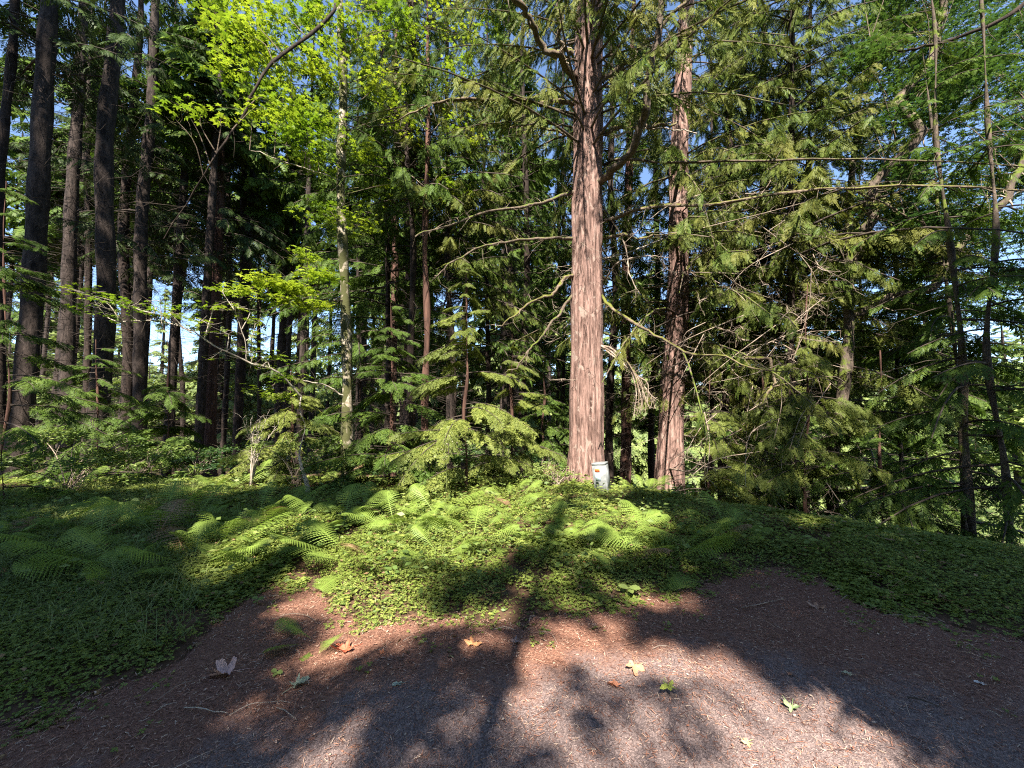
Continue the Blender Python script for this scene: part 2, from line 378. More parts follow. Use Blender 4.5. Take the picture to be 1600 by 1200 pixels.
def T_fern(n=26, W=.30, rng=None, up=.75):      # arching frond, length 1, double pinnate
    rng = rng or R; V = []; F = []
    def pt(s):                                  # arch of the rachis
        return np.array([0, math.sin(s * 1.45) / 1.2, up * (math.sin(s * 1.9)) * .52])
    def quad(a, b, c, d):
        k = len(V); V.extend([a, b, c, d]); F.append([k, k + 1, k + 2, k + 3])
    for i in range(12):
        a, b = pt(i / 12), pt((i + 1) / 12); x = np.array([.006 * (1 - i / 14), 0, 0]); quad(a - x, a + x, b + x, b - x)
    for i in range(n):
        s = .2 + .79 * i / (n - 1); p = pt(s); tg = pt(s + .01) - pt(s - .01); tg /= np.linalg.norm(tg)
        prof = math.sin(PI * (.16 + .84 * (1 - (s - .2) / .8)) ** .9) * .9 + .06 if s < .5 else (1 - (s - .2) / .8) ** .75 * 1.25
        prof = min(prof, 1.0); nr = np.cross(np.array([1, 0, 0]), tg)
        for sg in (-1, 1):
            l = W * prof * rng.uniform(.9, 1.06); d = np.array([sg, 0, 0]) * .93 + tg * .36 - nr * 0.0 + np.array([0, 0, -.12 + rng.normal(0, .05)]); d /= np.linalg.norm(d)
            q = np.cross(nr, d); q = q / np.linalg.norm(q)
            m = max(4, int(9 * prof) + 2)
            for j in range(m):                  # a toothed blade: each lobe starts wide and narrows to the next
                u0, u1 = j / m, (j + 1) / m; c0 = p + d * l * u0 + np.array([0, 0, -.3 * l * u0 * u0]); c1 = p + d * l * u1 + np.array([0, 0, -.3 * l * u1 * u1])
                w0 = (.016 * prof + .003) * (1 - u0) ** .6; w1 = w0 * .72
                quad(c0 - q * w1, c0 + d * l / m * .4 - q * w0, c1, c0); quad(c0, c1, c0 + d * l / m * .4 + q * w0, c0 + q * w1)
    return np.array(V), np.array(F)
def T_maple(fine=False):
    V = []; F = []
    if not fine:
        for a, l in ((0, 1), (48, .85), (-48, .85), (105, .55), (-105, .55)):
            a = math.radians(a); d = np.array([math.sin(a), math.cos(a)]); s = np.array([-d[1], d[0]]); k = len(V)
            for q, z in (((0, 0), 0), (d * l * .55 + s * .2 * l ** .5, .03), (d * l, -.1), (d * l * .55 - s * .2 * l ** .5, .03)): V.append([q[0], q[1] + .0, z])
            F.append([k, k + 1, k + 2, k + 3])
        return np.array(V) * .5 + np.array([0, .3, 0]), np.array(F)
def T_leafy():                                   # simple oval leaf folded on its midrib
    return np.array([[0, 0, 0], [.26, .42, .06], [0, 1, -.05], [-.26, .42, .06]], float), np.array([[0, 1, 2, 3]])
def T_trifol():
    V = []; F = []
    for a in (0, 120, -120):
        a = math.radians(a); d = np.array([math.sin(a), math.cos(a)]); s = np.array([-d[1], d[0]]); k = len(V)
        for q, z in (((0, 0), 0), (d * .30 + s * .26, .03), (d * .56 + s * .16, .0), (d * .50, -.02), (d * .56 - s * .16, .0), (d * .30 - s * .26, .03)): V.append([q[0], q[1], z])
        F += [[k, k + 1, k + 2, k + 3], [k, k + 3, k + 4, k + 5]]
    return np.array(V), np.array(F)
SPR = [T_hem() for _ in range(4)]; SPM = [T_spray(10, .04, 52, .42, .25) for _ in range(4)]; SPC = [T_spray(5, .10, 50, .5, .2) for _ in range(3)]; CED = [T_cedar() for _ in range(3)]; HANG = [T_spray(11, .028, 30, .34, .05) for _ in range(4)]
MAP = T_maple(); OVL = T_leafy(); TRI = T_trifol(); FRN = [T_fern(nn, W, None, up) for nn, W, up in ((26, .27, .75), (28, .33, .5), (25, .24, 1.0), (27, .30, .3), (28, .36, .62), (25, .3, .85))]; SWD = None

# ------------------------------------------------------------------ tree builders
def trunk_mesh(pts, rad, mat, fur=.06, flare=.5, sides=28, lobes=5, step=.12):
    """pts: control points of the axis in thing space; rad at each control point"""
    p = np.asarray(pts, float); L = np.linalg.norm(np.diff(p, axis=0), axis=1).sum(); n = max(8, int(L / step))
    n = min(n, 130); c = cr(p, n); s = np.linspace(0, len(rad) - 1, n); r = np.interp(s, np.arange(len(rad)), rad)
    z = c[:, 2] - c[0, 2]; ph = R.uniform(0, 6.28, 12); w_ = R.uniform(-.5, .5, 12)
    def disp(a, k):
        A = a[None]; Z = z[:, None]; d = 0
        for i, kk in enumerate((3, 5, 9, 14, 19)):
            d = d + np.sin(kk * A + ph[i] + w_[i] * Z + .5 * np.sin(Z * (1 + .4 * i) + ph[i + 5])) * (.8, .6, .8, 1, .7)[i]
        d = np.where(d > 0, d * .6, d * 1.1) * fur / 2.2
        fl = flare * np.exp(-Z / .35) * (1 + .45 * np.sin(lobes * A + ph[11]))
        return r[:, None] * (d + fl) + 0.012 * np.sin(Z * 3 + ph[8]) * np.ones_like(A)
    mb = MB(); tube(mb, c, r, sides, 0, disp); return mb, c, r
def conifer_crown(mb, c, r, z0, z1, nb, bl, spr, size, ns=14, droop=.35, e0=.05, az=None, hang=0.0, leafm=1, barkm=0, tip=.12, start=.22, lean_az=None, keep=None, shape=1.0, wb=.012, prune=None):
    """branches round the axis c between heights z0 and z1, each with flat sprays"""
    z = R.uniform(z0, z1, nb); z.sort()
    a = R.uniform(0, 2 * PI, nb) if az is None else R.uniform(az[0], az[1], nb)
    ax = np.stack([np.interp(z, c[:, 2], c[:, i]) for i in range(3)], 1); ax[:, 2] = z
    f = 1 - (z - z0) / max(1e-6, (c[-1, 2] - z0)); L = (bl * np.clip(f, 0, 1) ** shape * R.uniform(.55, 1.1, nb)) + .25
    dh = np.stack([np.cos(a), np.sin(a), np.zeros(nb)], 1)
    ee = e0 + R.normal(0, .1, nb); dr = droop * R.uniform(.6, 1.3, nb)
    kk = R.normal(0, .12, nb); sd_ = np.stack([-np.sin(a), np.cos(a), np.zeros(nb)], 1)
    def P(t):                                    # (nb,k) -> (nb,k,3)
        return ax[:, None] + dh[:, None] * (L[:, None] * t)[..., None] + sd_[:, None] * (L[:, None] * kk[:, None] * t * t)[..., None] + np.array([0, 0, 1.]) * ((L * ee)[:, None] * t - (L * dr)[:, None] * t * t)[..., None]
    tt = np.linspace(0, 1, 6)[None] * np.ones((nb, 1)); Q = P(tt)
    for i in range(nb):
        if keep is not None and not keep(Q[i, 3:4])[0]: continue
        tube(mb, Q[i], wb * (L[i] ** .7) * np.linspace(1, .2, 6) + .003, 4, barkm)
    t = start + (1 - start) * (np.arange(ns)[None] + R.uniform(0, 1, (nb, ns))) / ns
    p = P(t).reshape(-1, 3); q = P(t + .02).reshape(-1, 3); fw = q - p; fw /= np.linalg.norm(fw, axis=1)[:, None] + 1e-9
    sgn = np.where(np.arange(nb * ns) % 2 == 0, 1., -1.); aa = sgn * R.uniform(.35, 1.15, nb * ns)
    ca, sa = np.cos(aa), np.sin(aa)
    d = np.stack([fw[:, 0] * ca - fw[:, 1] * sa, fw[:, 0] * sa + fw[:, 1] * ca, fw[:, 2] - hang * R.uniform(.4, 1.3, nb * ns) - .15], 1)
    up = np.array([0, 0, 1.]) + R.normal(0, .22, (nb * ns, 3)) + (rdir(nb * ns) * hang)
    S = size * (1.15 - .6 * t.reshape(-1)) * R.uniform(.7, 1.2, nb * ns) * np.clip(np.repeat(L, ns) / (bl * .6), .5, 1.2)
    ok = np.ones(nb * ns, bool) if keep is None else keep(p)
    if prune is not None: ok &= prune(p)
    F = frames(d, up, S); which = R.integers(0, len(spr), nb * ns)
    for k in range(len(spr)):
        m_ = ok & (which == k); mb.inst(spr[k], F[m_], p[m_], leafm)
def dead_twigs(mb, c, r, z0, z1, n, L, m=0, up=.0):
    z = R.uniform(z0, z1, n); ax = np.stack([np.interp(z, c[:, 2], c[:, i]) for i in range(3)], 1); ax[:, 2] = z
    d = rdir(n); d[:, 2] = R.normal(up, .25, n); l = L * R.uniform(.25, 1, n) ** 1.3
    e = ax + d * l[:, None]; tri_tubes(mb, ax, e, R.uniform(.004, .010, n), m, .11)
    k = 3; i = np.repeat(np.arange(n), k); t = R.uniform(.3, .95, n * k)[:, None]; s = ax[i] + (e - ax)[i] * t
    tri_tubes(mb, s, s + (d[i] * .6 + R.normal(0, .5, (n * k, 3))) * (l[i] * .3)[:, None], np.full(n * k, .004), m, .1)
def base_thing(name, label, cat, x, y, group=None, sink=.12):
    return thing(name, label, cat, (x, y, float(H(x, y)) - sink), 0, group)
def stem(px_top, px_bot, Y, top_z=None):
    """axis from two picture points on a trunk at depth Y, carried down to the ground and up to top_z"""
    a = at(*px_bot, Y); b = at(*px_top, Y); x0, y0 = a[0], a[1]
    d = (b - a) / (b[2] - a[2])
    gz = float(H(a[0], a[1])); base = a + d * (gz - a[2])
    T = base + d * ((top_z or b[2]) - gz)
    return base, T, d
GAPS = [((1052, 10.1), 42, -1.5, 5.2), ((540, 7.9), 11, 1.5, 12), ((918, 8.3), 40, -1, 9.0)]   # view corridors pruned of foliage in front of the clear trunks
def open_view(p):
    ok = np.ones(len(p), bool)
    for (px, Y), hw, z0, z1 in GAPS:
        u = p[:, 0] / np.maximum(p[:, 1], .1) * FPX + 800
        ok &= ~((np.abs(u - px) < hw) & (p[:, 1] < Y) & (p[:, 2] > z0) & (p[:, 2] < z1))
    return ok
def forest_tree(name, label, px_top, px_bot, Y, w_px, top, bark, crown=None, group=None, fur=.05, flare=.35, twigs=None, wob=.08, cat='tree', sides=20):
    base, T, d = stem(px_top, px_bot, Y, top); x, y = base[0], base[1]
    t = base_thing(name, label, cat, x, y, group); o = np.array(t.location)
    k = 7; s = np.linspace(0, 1, k)[:, None]; ax = (base - [0, 0, .12]) * (1 - s) + T * s - o
    ax[1:-1, :2] += R.normal(0, wob, (k - 2, 2)); r0 = w_px / 2 / FPX * Y / math.sqrt(1 + ((px_bot[0] - 800) / FPX) ** 2)
    rad = r0 * np.array([1.12, 1.03, .95, .82, .62, .38, .06])
    mb, c, r = trunk_mesh(ax, rad, None, fur, flare, sides)
    link('trunk', mb.mesh('trunk', [M[bark]], True), t)
    if twigs:
        m2 = MB(); dead_twigs(m2, c, r, *twigs); link('dead_branches', m2.mesh('dead_branches', [M['dark_twig']]), t)
    if crown:
        m3 = MB(); leaf = crown.pop('leaf', 'dark_leaf'); conifer_crown(m3, c, r, prune=lambda q: open_view(q + o), **crown)
        link('crown', m3.mesh('crown', [M['dark_twig'], M[leaf]]), t)
    return t, c, r, o
def pix_curve(pts, n=16):
    return cr([at(px, py, Y) for px, py, Y in pts], n)
def side_sprigs(mb, P, n, L, r, m=0, down=.3):
    i = R.integers(1, len(P), n); d = R.normal(0, 1, (n, 3)); d[:, 2] -= down; d /= np.linalg.norm(d, axis=1)[:, None]
    tri_tubes(mb, P[i], P[i] + d * (L * R.uniform(.3, 1, n))[:, None], np.full(n, r), m, .12)
def branch_part(parent, o, pts, w0, w1, mat, n=18, sprigs=0, sl=.3, twig='dead_twig', foliage=None, lump=.12):
    """hand-placed limb: control points (px,py,Y); widths in metres"""
    P = pix_curve(pts, n) - o; mb = MB(); k = len(P)
    P[1:-1] += R.normal(0, w0 * .22, (k - 2, 3)); q = R.normal(0, w0 * .8, (k // 3 + 2, 3)); P += np.stack([np.interp(np.arange(k), np.arange(len(q)) * 3, q[:, i]) for i in range(3)], 1) * np.clip(np.arange(k) / 4., 0, 1)[:, None]
    ph = R.uniform(0, 6, 4)
    def disp(a, kk): return w0 * lump * (np.sin(np.arange(kk)[:, None] * 1.7 + ph[0] + 2 * a[None]) + np.sin(np.arange(kk)[:, None] * .9 + ph[1] + 3 * a[None])) * np.linspace(1, .3, kk)[:, None]
    tube(mb, P, np.linspace(w0, w1, k), 9, 0, disp)
    if sprigs: side_sprigs(mb, P, sprigs, sl, max(.0035, w1 * .4), 1)
    if foliage:
        spr, ns, size, hang, leaf = foliage
        i = R.uniform(k * .25, k - 1.01, ns); j = i.astype(int); f = (i - j)[:, None]; p = P[j] * (1 - f) + P[j + 1] * f; fw = P[j + 1] - P[j]; fw /= np.linalg.norm(fw, axis=1)[:, None]
        dd = fw * .7 + R.normal(0, .6, (ns, 3)); dd[:, 2] -= hang
        F = frames(dd, np.array([0, 0, 1.]) + R.normal(0, .3, (ns, 3)) + rdir(ns) * hang * .6, size * R.uniform(.6, 1.2, ns)); wh = R.integers(0, len(spr), ns)
        for q in range(len(spr)): mb.inst(spr[q], F[wh == q], p[wh == q], 2)
        return link('branch', mb.mesh('branch', [M[mat], M[twig], M[leaf]], True), parent)
    return link('branch', mb.mesh('branch', [M[mat], M[twig]], True), parent)
def leaf_blobs(mb, blobs, T, size, tilt=.35, m=0, droop=0.0):
    """blobs: centre(3), radii(3), count"""
    for c_, r_, n in blobs:
        u = R.normal(0, 1, (n, 3)); u /= np.linalg.norm(u, axis=1)[:, None]; p = np.asarray(c_) + u * np.asarray(r_) * (R.uniform(0, 1, (n, 1)) ** .45)
        # leaves gather in sprigs
        k = max(1, n // 9); hub = p[R.integers(0, n, k)]; j = R.integers(0, k, n); p = hub[j] + (p - hub[j]) * .35 + R.normal(0, size * .6, (n, 3)) * [1, 1, .4]
        fw = rdir(n); fw[:, 2] = -droop + R.normal(0, .15, n); up = np.array([0, 0, 1.]) + R.normal(0, tilt, (n, 3))
        mb.inst(T, frames(fw, up, size * R.uniform(.6, 1.25, n)), p, m)
def twigs_to(mb, start, blobs, r=.012, m=0, per=7):
    for c_, r_, n in blobs:
        c_ = np.asarray(c_); s = start[np.argmin(np.linalg.norm(start - (c_ - [0, 0, np.linalg.norm(c_ - start[0]) * 0.12]), axis=1))]
        mid = (s + c_) / 2 + [0, 0, .12 * np.linalg.norm(c_ - s)] + R.normal(0, .08, 3)
        P = cr([s, mid, c_], 8); tube(mb, P, np.linspace(r, r * .35, 8), 5, m)
        e = c_ + R.normal(0, .55, (per, 3)) * np.asarray(r_); st = P[R.integers(4, 8, per)]; tri_tubes(mb, st, e, np.full(per, r * .3), m, .08)

# ------------------------------------------------------------------ the two red cedars in the middle
def cedar(label, px_top, px_bot, Y, w_px, top, flare, fur, rad_k):
    base, T, d = stem(px_top, px_bot, Y, top); t = base_thing('cedar_tree', label, 'tree', base[0], base[1], sink=.15); o = np.array(t.location)
    s = np.linspace(0, 1, 9)[:, None]; ax = (base - [0, 0, .15]) * (1 - s) + T * s - o; ax[2:-1, :2] += R.normal(0, .03, (6, 2))
    mb, c, r = trunk_mesh(ax, w_px / 2 / FPX * Y * np.array(rad_k), None, fur, flare, 64, 5, .09)
    link('trunk', mb.mesh('trunk', [M['cedar_bark']], True), t)
    return t, c, r, o
C1, c1c, c1r, c1o = cedar('thick reddish cedar in the centre with mossy limbs, beside the white utility box', (920, 100), (916, 700), 8.5, 47, 26, .32, .12, [1.12, 1.05, 1.0, .95, .85, .7, .5, .3, .08])
C2, c2c, c2r, c2o = cedar('second reddish cedar with a spreading fluted base, right of and behind the central cedar', (1066, 150), (1047, 700), 10.3, 31, 24, .75, .11, [1.45, 1.12, 1.0, .9, .8, .62, .45, .25, .06])
B1 = [  # px,py,Y control points; widths; material; sprigs
 ([(936, 287, 8.3), (965, 257, 7.7), (990, 214, 7.2), (1004, 168, 6.9), (1014, 110, 6.7), (1024, 55, 6.6), (1033, -10, 6.6), (1040, -80, 6.7)], .085, .05, 'branch', 0, 0, .12),
 ([(900, 130, 8.5), (876, 98, 8.0), (858, 72, 7.7), (832, 36, 7.4), (800, 2, 7.1), (770, -30, 6.9)], .075, .05, 'moss_branch', 8, .4, .2),
 ([(940, 128, 8.5), (975, 98, 8.4), (1008, 72, 8.3), (1045, 32, 8.1), (1080, -10, 8)], .06, .035, 'moss_branch', 14, .5, .2),
 ([(938, 165, 8.5), (968, 148, 8.3), (1000, 112, 8.0), (1040, 68, 7.8), (1085, 45, 7.5)], .06, .03, 'moss_branch', 14, .5, .2),
 ([(897, 163, 8.5), (850, 155, 8.2), (785, 153, 8.0), (720, 156, 7.8), (660, 166, 7.6), (600, 192, 7.4)], .05, .012, 'moss_branch', 22, .4, .2),
 ([(897, 218, 8.5), (870, 204, 8.0), (835, 198, 7.6), (796, 200, 7.3)], .03, .012, 'moss_branch', 10, .5, .2),
 ([(942, 208, 8.5), (970, 200, 8.0), (1010, 196, 7.6), (1055, 190, 7.3)], .055, .02, 'moss_branch', 14, .5, .25),
 ([(960, 212, 8.2), (1000, 201, 7.8), (1045, 202, 7.5), (1088, 208, 7.3)], .022, .01, 'pale_wood', 8, .4, .1),
 ([(943, 258, 8.5), (975, 248, 8.2), (1060, 249, 7.9), (1200, 250, 7.4), (1300, 249, 7.0), (1400, 252, 6.7), (1500, 257, 6.5), (1620, 266, 6.3)], .032, .009, 'branch', 18, .5, .12),
 ([(938, 346, 8.5), (980, 336, 8.1), (1030, 325, 7.8), (1110, 320, 7.4), (1200, 305, 7.1), (1300, 296, 6.8), (1400, 292, 6.5), (1530, 298, 6.3), (1640, 300, 6.2)], .042, .012, 'moss_branch', 50, .5, .2),
 ([(940, 371, 8.5), (970, 368, 8.2), (1010, 369, 7.9), (1060, 366, 7.7)], .04, .012, 'moss_branch', 12, .4, .2),
 ([(897, 300, 8.5), (860, 312, 8.1), (820, 325, 7.8), (760, 330, 7.5), (690, 352, 7.2), (650, 372, 7.0)], .04, .012, 'branch', 16, .4, .12),
 ([(896, 373, 8.5), (850, 374, 8.1), (790, 376, 7.8), (750, 385, 7.6), (705, 410, 7.3), (678, 428, 7.1)], .035, .01, 'branch', 14, .4, .12),
 ([(896, 430, 8.5), (880, 440, 8.1), (866, 460, 7.9), (842, 466, 7.7), (815, 485, 7.5), (788, 512, 7.3)], .045, .012, 'moss_branch', 12, .5, .2),
 ([(897, 460, 8.5), (872, 490, 8.2), (850, 520, 8.0), (825, 545, 7.9), (806, 575, 7.8)], .035, .012, 'branch', 14, .4, .12),
 ([(938, 458, 8.5), (955, 485, 8.0), (990, 505, 7.6), (1030, 528, 7.3), (1075, 552, 7.1), (1130, 560, 6.9), (1180, 576, 6.7), (1240, 580, 6.5)], .036, .009, 'moss_branch', 20, .5, .15),
 ([(940, 405, 8.5), (980, 395, 8.7), (1040, 372, 9), (1100, 365, 9.2)], .02, .008, 'pale_wood', 14, .5, .1),
 ([(942, 440, 8.5), (965, 410, 8.2), (1000, 402, 8), (1045, 401, 7.8)], .02, .007, 'dead_twig', 12, .5, .1),
 ([(940, 320, 8.5), (975, 380, 8.2), (985, 430, 8.0), (1000, 460, 7.9)], .02, .007, 'dead_twig', 12, .5, .1),
 ([(895, 85, 8.5), (872, 60, 8.3), (880, 20, 8.1), (862, -20, 8)], .05, .03, 'moss_branch', 10, .4, .2),
]
for pts, w0, w1, mat, ns, sl_, lump in B1:
    branch_part(C1, c1o, pts, w0, w1, mat, 26, ns * 2, sl_, 'dead_twig', None, lump)
# the broad hanging dry bough of the central cedar
for q in range(9):
    e = R.normal(0, 1, 2); pts = [(938, 540, 8.35), (962 + e[0] * 2, 550 + e[1] * 3, 8.1), (985 + q * 1.5, 575 + q * 2, 7.9), (995 + q * 3.2, 612 + e[1] * 10, 7.8), (990 + q * 4.6, 640 + e[0] * 12, 7.75)]
    branch_part(C1, c1o, pts, .020, .005, 'moss_branch' if q % 3 == 1 else 'dead_twig', 14, 30, .22, 'dead_twig', None, .1)
B2 = [([(1068, 588, 10.2), (1100, 608, 9.2), (1140, 634, 8.6)], .04, .014, 'moss_branch', 10),
      ([(1165, 560, 7.6), (1195, 562, 7.4), (1213, 582, 7.3), (1203, 612, 7.2), (1186, 636, 7.1)], .035, .02, 'moss_branch', 8),
      ([(1070, 420, 10.2), (1110, 405, 9.5), (1150, 440, 9), (1158, 500, 8.8), (1150, 545, 8.7)], .03, .01, 'moss_branch', 14),
      ([(1072, 350, 10.2), (1120, 362, 9.4), (1180, 372, 8.8), (1250, 392, 8.4)], .035, .01, 'moss_branch', 14),
      ([(1072, 470, 10.2), (1130, 455, 9.6), (1190, 462, 9.0), (1260, 490, 8.6)], .03, .01, 'branch', 16),
      ([(1070, 520, 10.2), (1120, 510, 9.5), (1170, 530, 9), (1230, 540, 8.6), (1290, 570, 8.3)], .03, .008, 'dead_twig', 16),
      ([(1068, 640, 10.2), (1110, 650, 9.3), (1160, 690, 8.6), (1210, 745, 8.1)], .025, .008, 'dead_twig', 16),
      ([(1068, 680, 10.2), (1120, 690, 9.0), (1190, 720, 8.2), (1240, 760, 7.6)], .025, .008, 'pale_wood', 14),
      ([(1040, 730, 10.2), (1080, 735, 9.0), (1110, 700, 8.4), (1160, 670, 8)], .022, .008, 'dead_twig', 14)]
for pts, w0, w1, mat, ns in B2: branch_part(C2, c2o, pts, w0, w1, mat, 20, ns * 2, .5, 'dead_twig', None, .15)
m3 = MB(); conifer_crown(m3, c1c, c1r, 7.5, 24, 90, 4.4, CED + HANG, .48, ns=30, droop=.45, e0=.12, hang=1.3, tip=.1, prune=lambda q: open_view(q + c1o))
conifer_crown(m3, c1c, c1r, 3.0, 8.0, 14, 3.4, CED + HANG, .5, ns=18, droop=.5, e0=.1, az=(.3, 1.6), hang=1.3, start=.5, prune=lambda q: open_view(q + c1o))
conifer_crown(m3, c1c, c1r, 7.5, 15, 60, 5.2, CED + HANG, .46, ns=34, droop=.3, e0=.1, az=(2.6, 5.6), hang=1.3, prune=lambda q: open_view(q + c1o))
link('crown', m3.mesh('crown', [M['branch'], M['cedar_leaf']]), C1)
m3 = MB(); conifer_crown(m3, c2c, c2r, 4.5, 22, 130, 4.4, CED + HANG, .48, ns=30, droop=.5, e0=.1, hang=1.2, prune=lambda q: open_view(q + c2o))
conifer_crown(m3, c2c, c2r, 2.2, 6.0, 16, 4.0, CED, .5, ns=20, droop=.45, e0=.05, az=(-.6, .8), hang=.9, start=.45, prune=lambda q: open_view(q + c2o))
link('crown', m3.mesh('crown', [M['branch'], M['cedar_leaf']]), C2)
m2 = MB(); dead_twigs(m2, c1c, c1r, 2.2, 7, 46, 1.5, up=-.1); link('dead_branches', m2.mesh('dead_branches', [M['dead_twig']]), C1)
m2 = MB(); dead_twigs(m2, c2c, c2r, 1.6, 8, 90, 1.9, up=-.15); link('dead_branches', m2.mesh('dead_branches', [M['dead_twig']]), C2)

# ------------------------------------------------------------------ left stand of tall firs
def cr_(z0, z1, nb, bl, **k):
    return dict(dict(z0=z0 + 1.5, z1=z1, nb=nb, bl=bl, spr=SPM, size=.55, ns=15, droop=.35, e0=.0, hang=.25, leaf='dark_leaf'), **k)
LG = 'tall fir trunks standing at the left'
left = [
 ('dark fir trunk cut by the left edge of the picture', (12, 300), (4, 640), 9.5, 22, 24, 'dark_bark', cr_(8, 22, 26, 3)),
 ('stout fir with pinkish sunlit bark patches, second trunk from the left edge', (86, 30), (37, 600), 9.5, 40, 27, 'fir_bark', cr_(9.5, 25, 34, 3.2)),
 ('grey fir trunk between the pinkish patched fir and the thick straight fir', (119, 60), (108, 600), 12.5, 26, 28, 'fir_bark', cr_(11, 26, 34, 3.0)),
 ('thin dark trunk half hidden just left of the thick straight fir', (137, 250), (133, 600), 17, 13, 28, 'dark_bark', cr_(9, 26, 44, 3)),
 ('thick straight fir with even dark grey bark, fourth big trunk from the left', (173, 60), (149, 600), 10.5, 34, 28, 'fir_bark', cr_(10, 26, 36, 3.4)),
 ('dark slim fir right of the thick straight fir, left one of a close pair', (208, 250), (197, 600), 15, 19, 28, 'dark_bark', cr_(7, 26, 60, 3.6)),
 ('dark slim fir, right one of the close pair right of the thick straight fir', (234, 250), (222, 600), 14, 23, 28, 'fir_bark', cr_(6.5, 26, 60, 3.6)),
 ('thin straight trunk alone right of the close pair of slim firs', (274, 300), (270, 650), 20, 12, 28, 'dark_bark', cr_(8, 26, 60, 3.6)),
 ('very thin dark trunk left of the sunlit double trunk', (287, 430), (284, 700), 24, 8, 26, 'dark_bark', cr_(10, 25, 60, 3.4)),
 ('reddish sunlit trunk reaching the ferns behind the pale dead bush', (336, 350), (328, 720), 16, 19, 27, 'red_bark', cr_(7.5, 26, 60, 3.8)),
 ('narrow trunk close against the right side of the reddish sunlit trunk', (357, 350), (347, 720), 19, 9, 26, 'dark_bark', cr_(9, 25, 60, 3.6)),
 ('dark trunk just behind the pale dead bush', (381, 350), (369, 700), 18, 13, 26, 'dark_bark', cr_(8, 25, 60, 3.8)),
 ('slender distant trunk left of the mottled maple', (410, 330), (404, 640), 27, 6.5, 27, 'dark_bark', cr_(10, 26, 60, 4)),
 ('faint thin trunk farther back left of the mottled maple', (446, 330), (443, 640), 30, 6, 27, 'dark_bark', cr_(9, 26, 60, 4)),
]
for lb, a, b, Y, wp, top, bk, cw in left:
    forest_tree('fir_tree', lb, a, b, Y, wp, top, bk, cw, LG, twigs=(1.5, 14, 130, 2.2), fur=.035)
mid = [
 ('dark red trunk in the thicket between the mottled maple and the thin pale pole tree', (641, 450), (640, 700), 13, 16, 22, 'red_bark', cr_(5, 20, 70, 3.4, spr=HANG, hang=.8, leaf='hem_leaf')),
 ('slim dark red trunk with a sunlit foot right of the mottled maple', (613, 500), (612, 700), 15, 13, 22, 'red_bark', cr_(5, 20, 70, 3.4, spr=SPR, hang=.6, leaf='hem_leaf')),
 ('dark straight trunk with sky beside it, left of the central cedar', (820, 300), (819, 640), 14, 11, 24, 'dark_bark', cr_(5.5, 22, 80, 3.2, spr=HANG, hang=.8, leaf='hem_leaf')),
 ('very thin dark trunk close to the left side of the central cedar', (873, 470), (873, 690), 18, 6, 22, 'dark_bark', cr_(6, 20, 50, 2.6)),
 ('thin dark trunk just right of the central cedar behind the utility box', (953, 560), (953, 740), 12.5, 12, 20, 'dark_bark', cr_(5, 18, 50, 3.2, leaf='hem_leaf')),
 ('reddish dark trunk between the two cedars', (980, 560), (977, 750), 13.5, 16, 22, 'red_bark', cr_(5, 20, 60, 3.2, spr=HANG, hang=.8, leaf='hem_leaf')),
 ('dark narrow trunk close to the left side of the second cedar', (1022, 480), (1020, 700), 14, 10, 22, 'dark_bark', cr_(5, 20, 60, 3.4, leaf='hem_leaf')),
 ('dark short trunk in the thicket right of the second cedar', (1134, 640), (1130, 780), 10.5, 14, 16, 'dark_bark', cr_(2.2, 15, 90, 3.2, spr=CED, hang=.9, leaf='cedar_leaf')),
]
MG = 'narrow trunks in the middle thicket'
for lb, a, b, Y, wp, top, bk, cw in mid:
    forest_tree('conifer_tree', lb, a, b, Y, wp, top, bk, cw, MG, twigs=(1, 6, 60, 1.6), fur=.04)
# full crowned hemlocks that fill the middle and right
fill = [
 (600, 11.5, 18, 3.2, 3.3, 'hem_leaf', SPR, .5, 'bushy hemlock filling the gap right of the mottled maple'),
 (700, 10.5, 17, 3.6, 3.0, 'cedar_leaf', CED + HANG, .9, 'drooping cedar behind the thin pale pole tree'),
 (760, 13.5, 21, 2.6, 3.6, 'hem_leaf', HANG, .7, 'dense hemlock between the pale pole tree and the central cedar'),
 (1110, 13.5, 22, 3.4, 3.8, 'hem_leaf', SPR, .6, 'dense hemlock behind and right of the second cedar'),
 (1240, 8.8, 19, 5.2, 3.4, 'cedar_leaf', CED + HANG, 1.0, 'near olive cedar whose boughs hang in front of the upper right centre'),
 (640, 9.6, 18, 5.6, 3.2, 'hem_leaf', HANG + CED, 1.0, 'tall hemlock with hanging tips above the thin pale pole tree'),
 (1190, 10.5, 19, 3.2, 4.0, 'cedar_leaf', CED + HANG, 1.2, 'olive drooping cedar in the upper right centre'),
 (1265, 9.6, 17, 1.6, 3.4, 'cedar_leaf', CED + SPR, .9, 'cedar with lacy boughs left of the dark forked maple'),
 (1400, 10.5, 12, 3.4, 2.3, 'hem_leaf', SPR, .35, 'layered hemlock right of the dark forked maple'),
 (1340, 15, 17, .6, 3.6, 'hem_leaf', SPM, .4, 'dark hemlock behind the foot of the forked maple'),
 (880, 17, 24, 2.5, 3.4, 'hem_leaf', SPR, .5, 'distant hemlock seen left of the central cedar trunk'),
 (560, 17, 22, 1.0, 3.8, 'hem_leaf', SPM, .4, 'distant hemlock behind the mottled maple'),
]
for px, Y, top, z0, bl, lf, spr, hg, lb in fill:
    forest_tree('hemlock_tree', lb, (px, 300), (px, 650), Y, 9 * 11 / Y, top, 'dark_bark', cr_(z0, top - .5, int((8 if px > 1050 or px == 640 else 6.5) * top), bl, spr=spr, size=.44, ns=24, hang=hg, leaf=lf, droop=.4, e0=.1), 'hemlocks and cedars filling the wood', twigs=(.5, 5, 60, 1.5), fur=.03, sides=12)

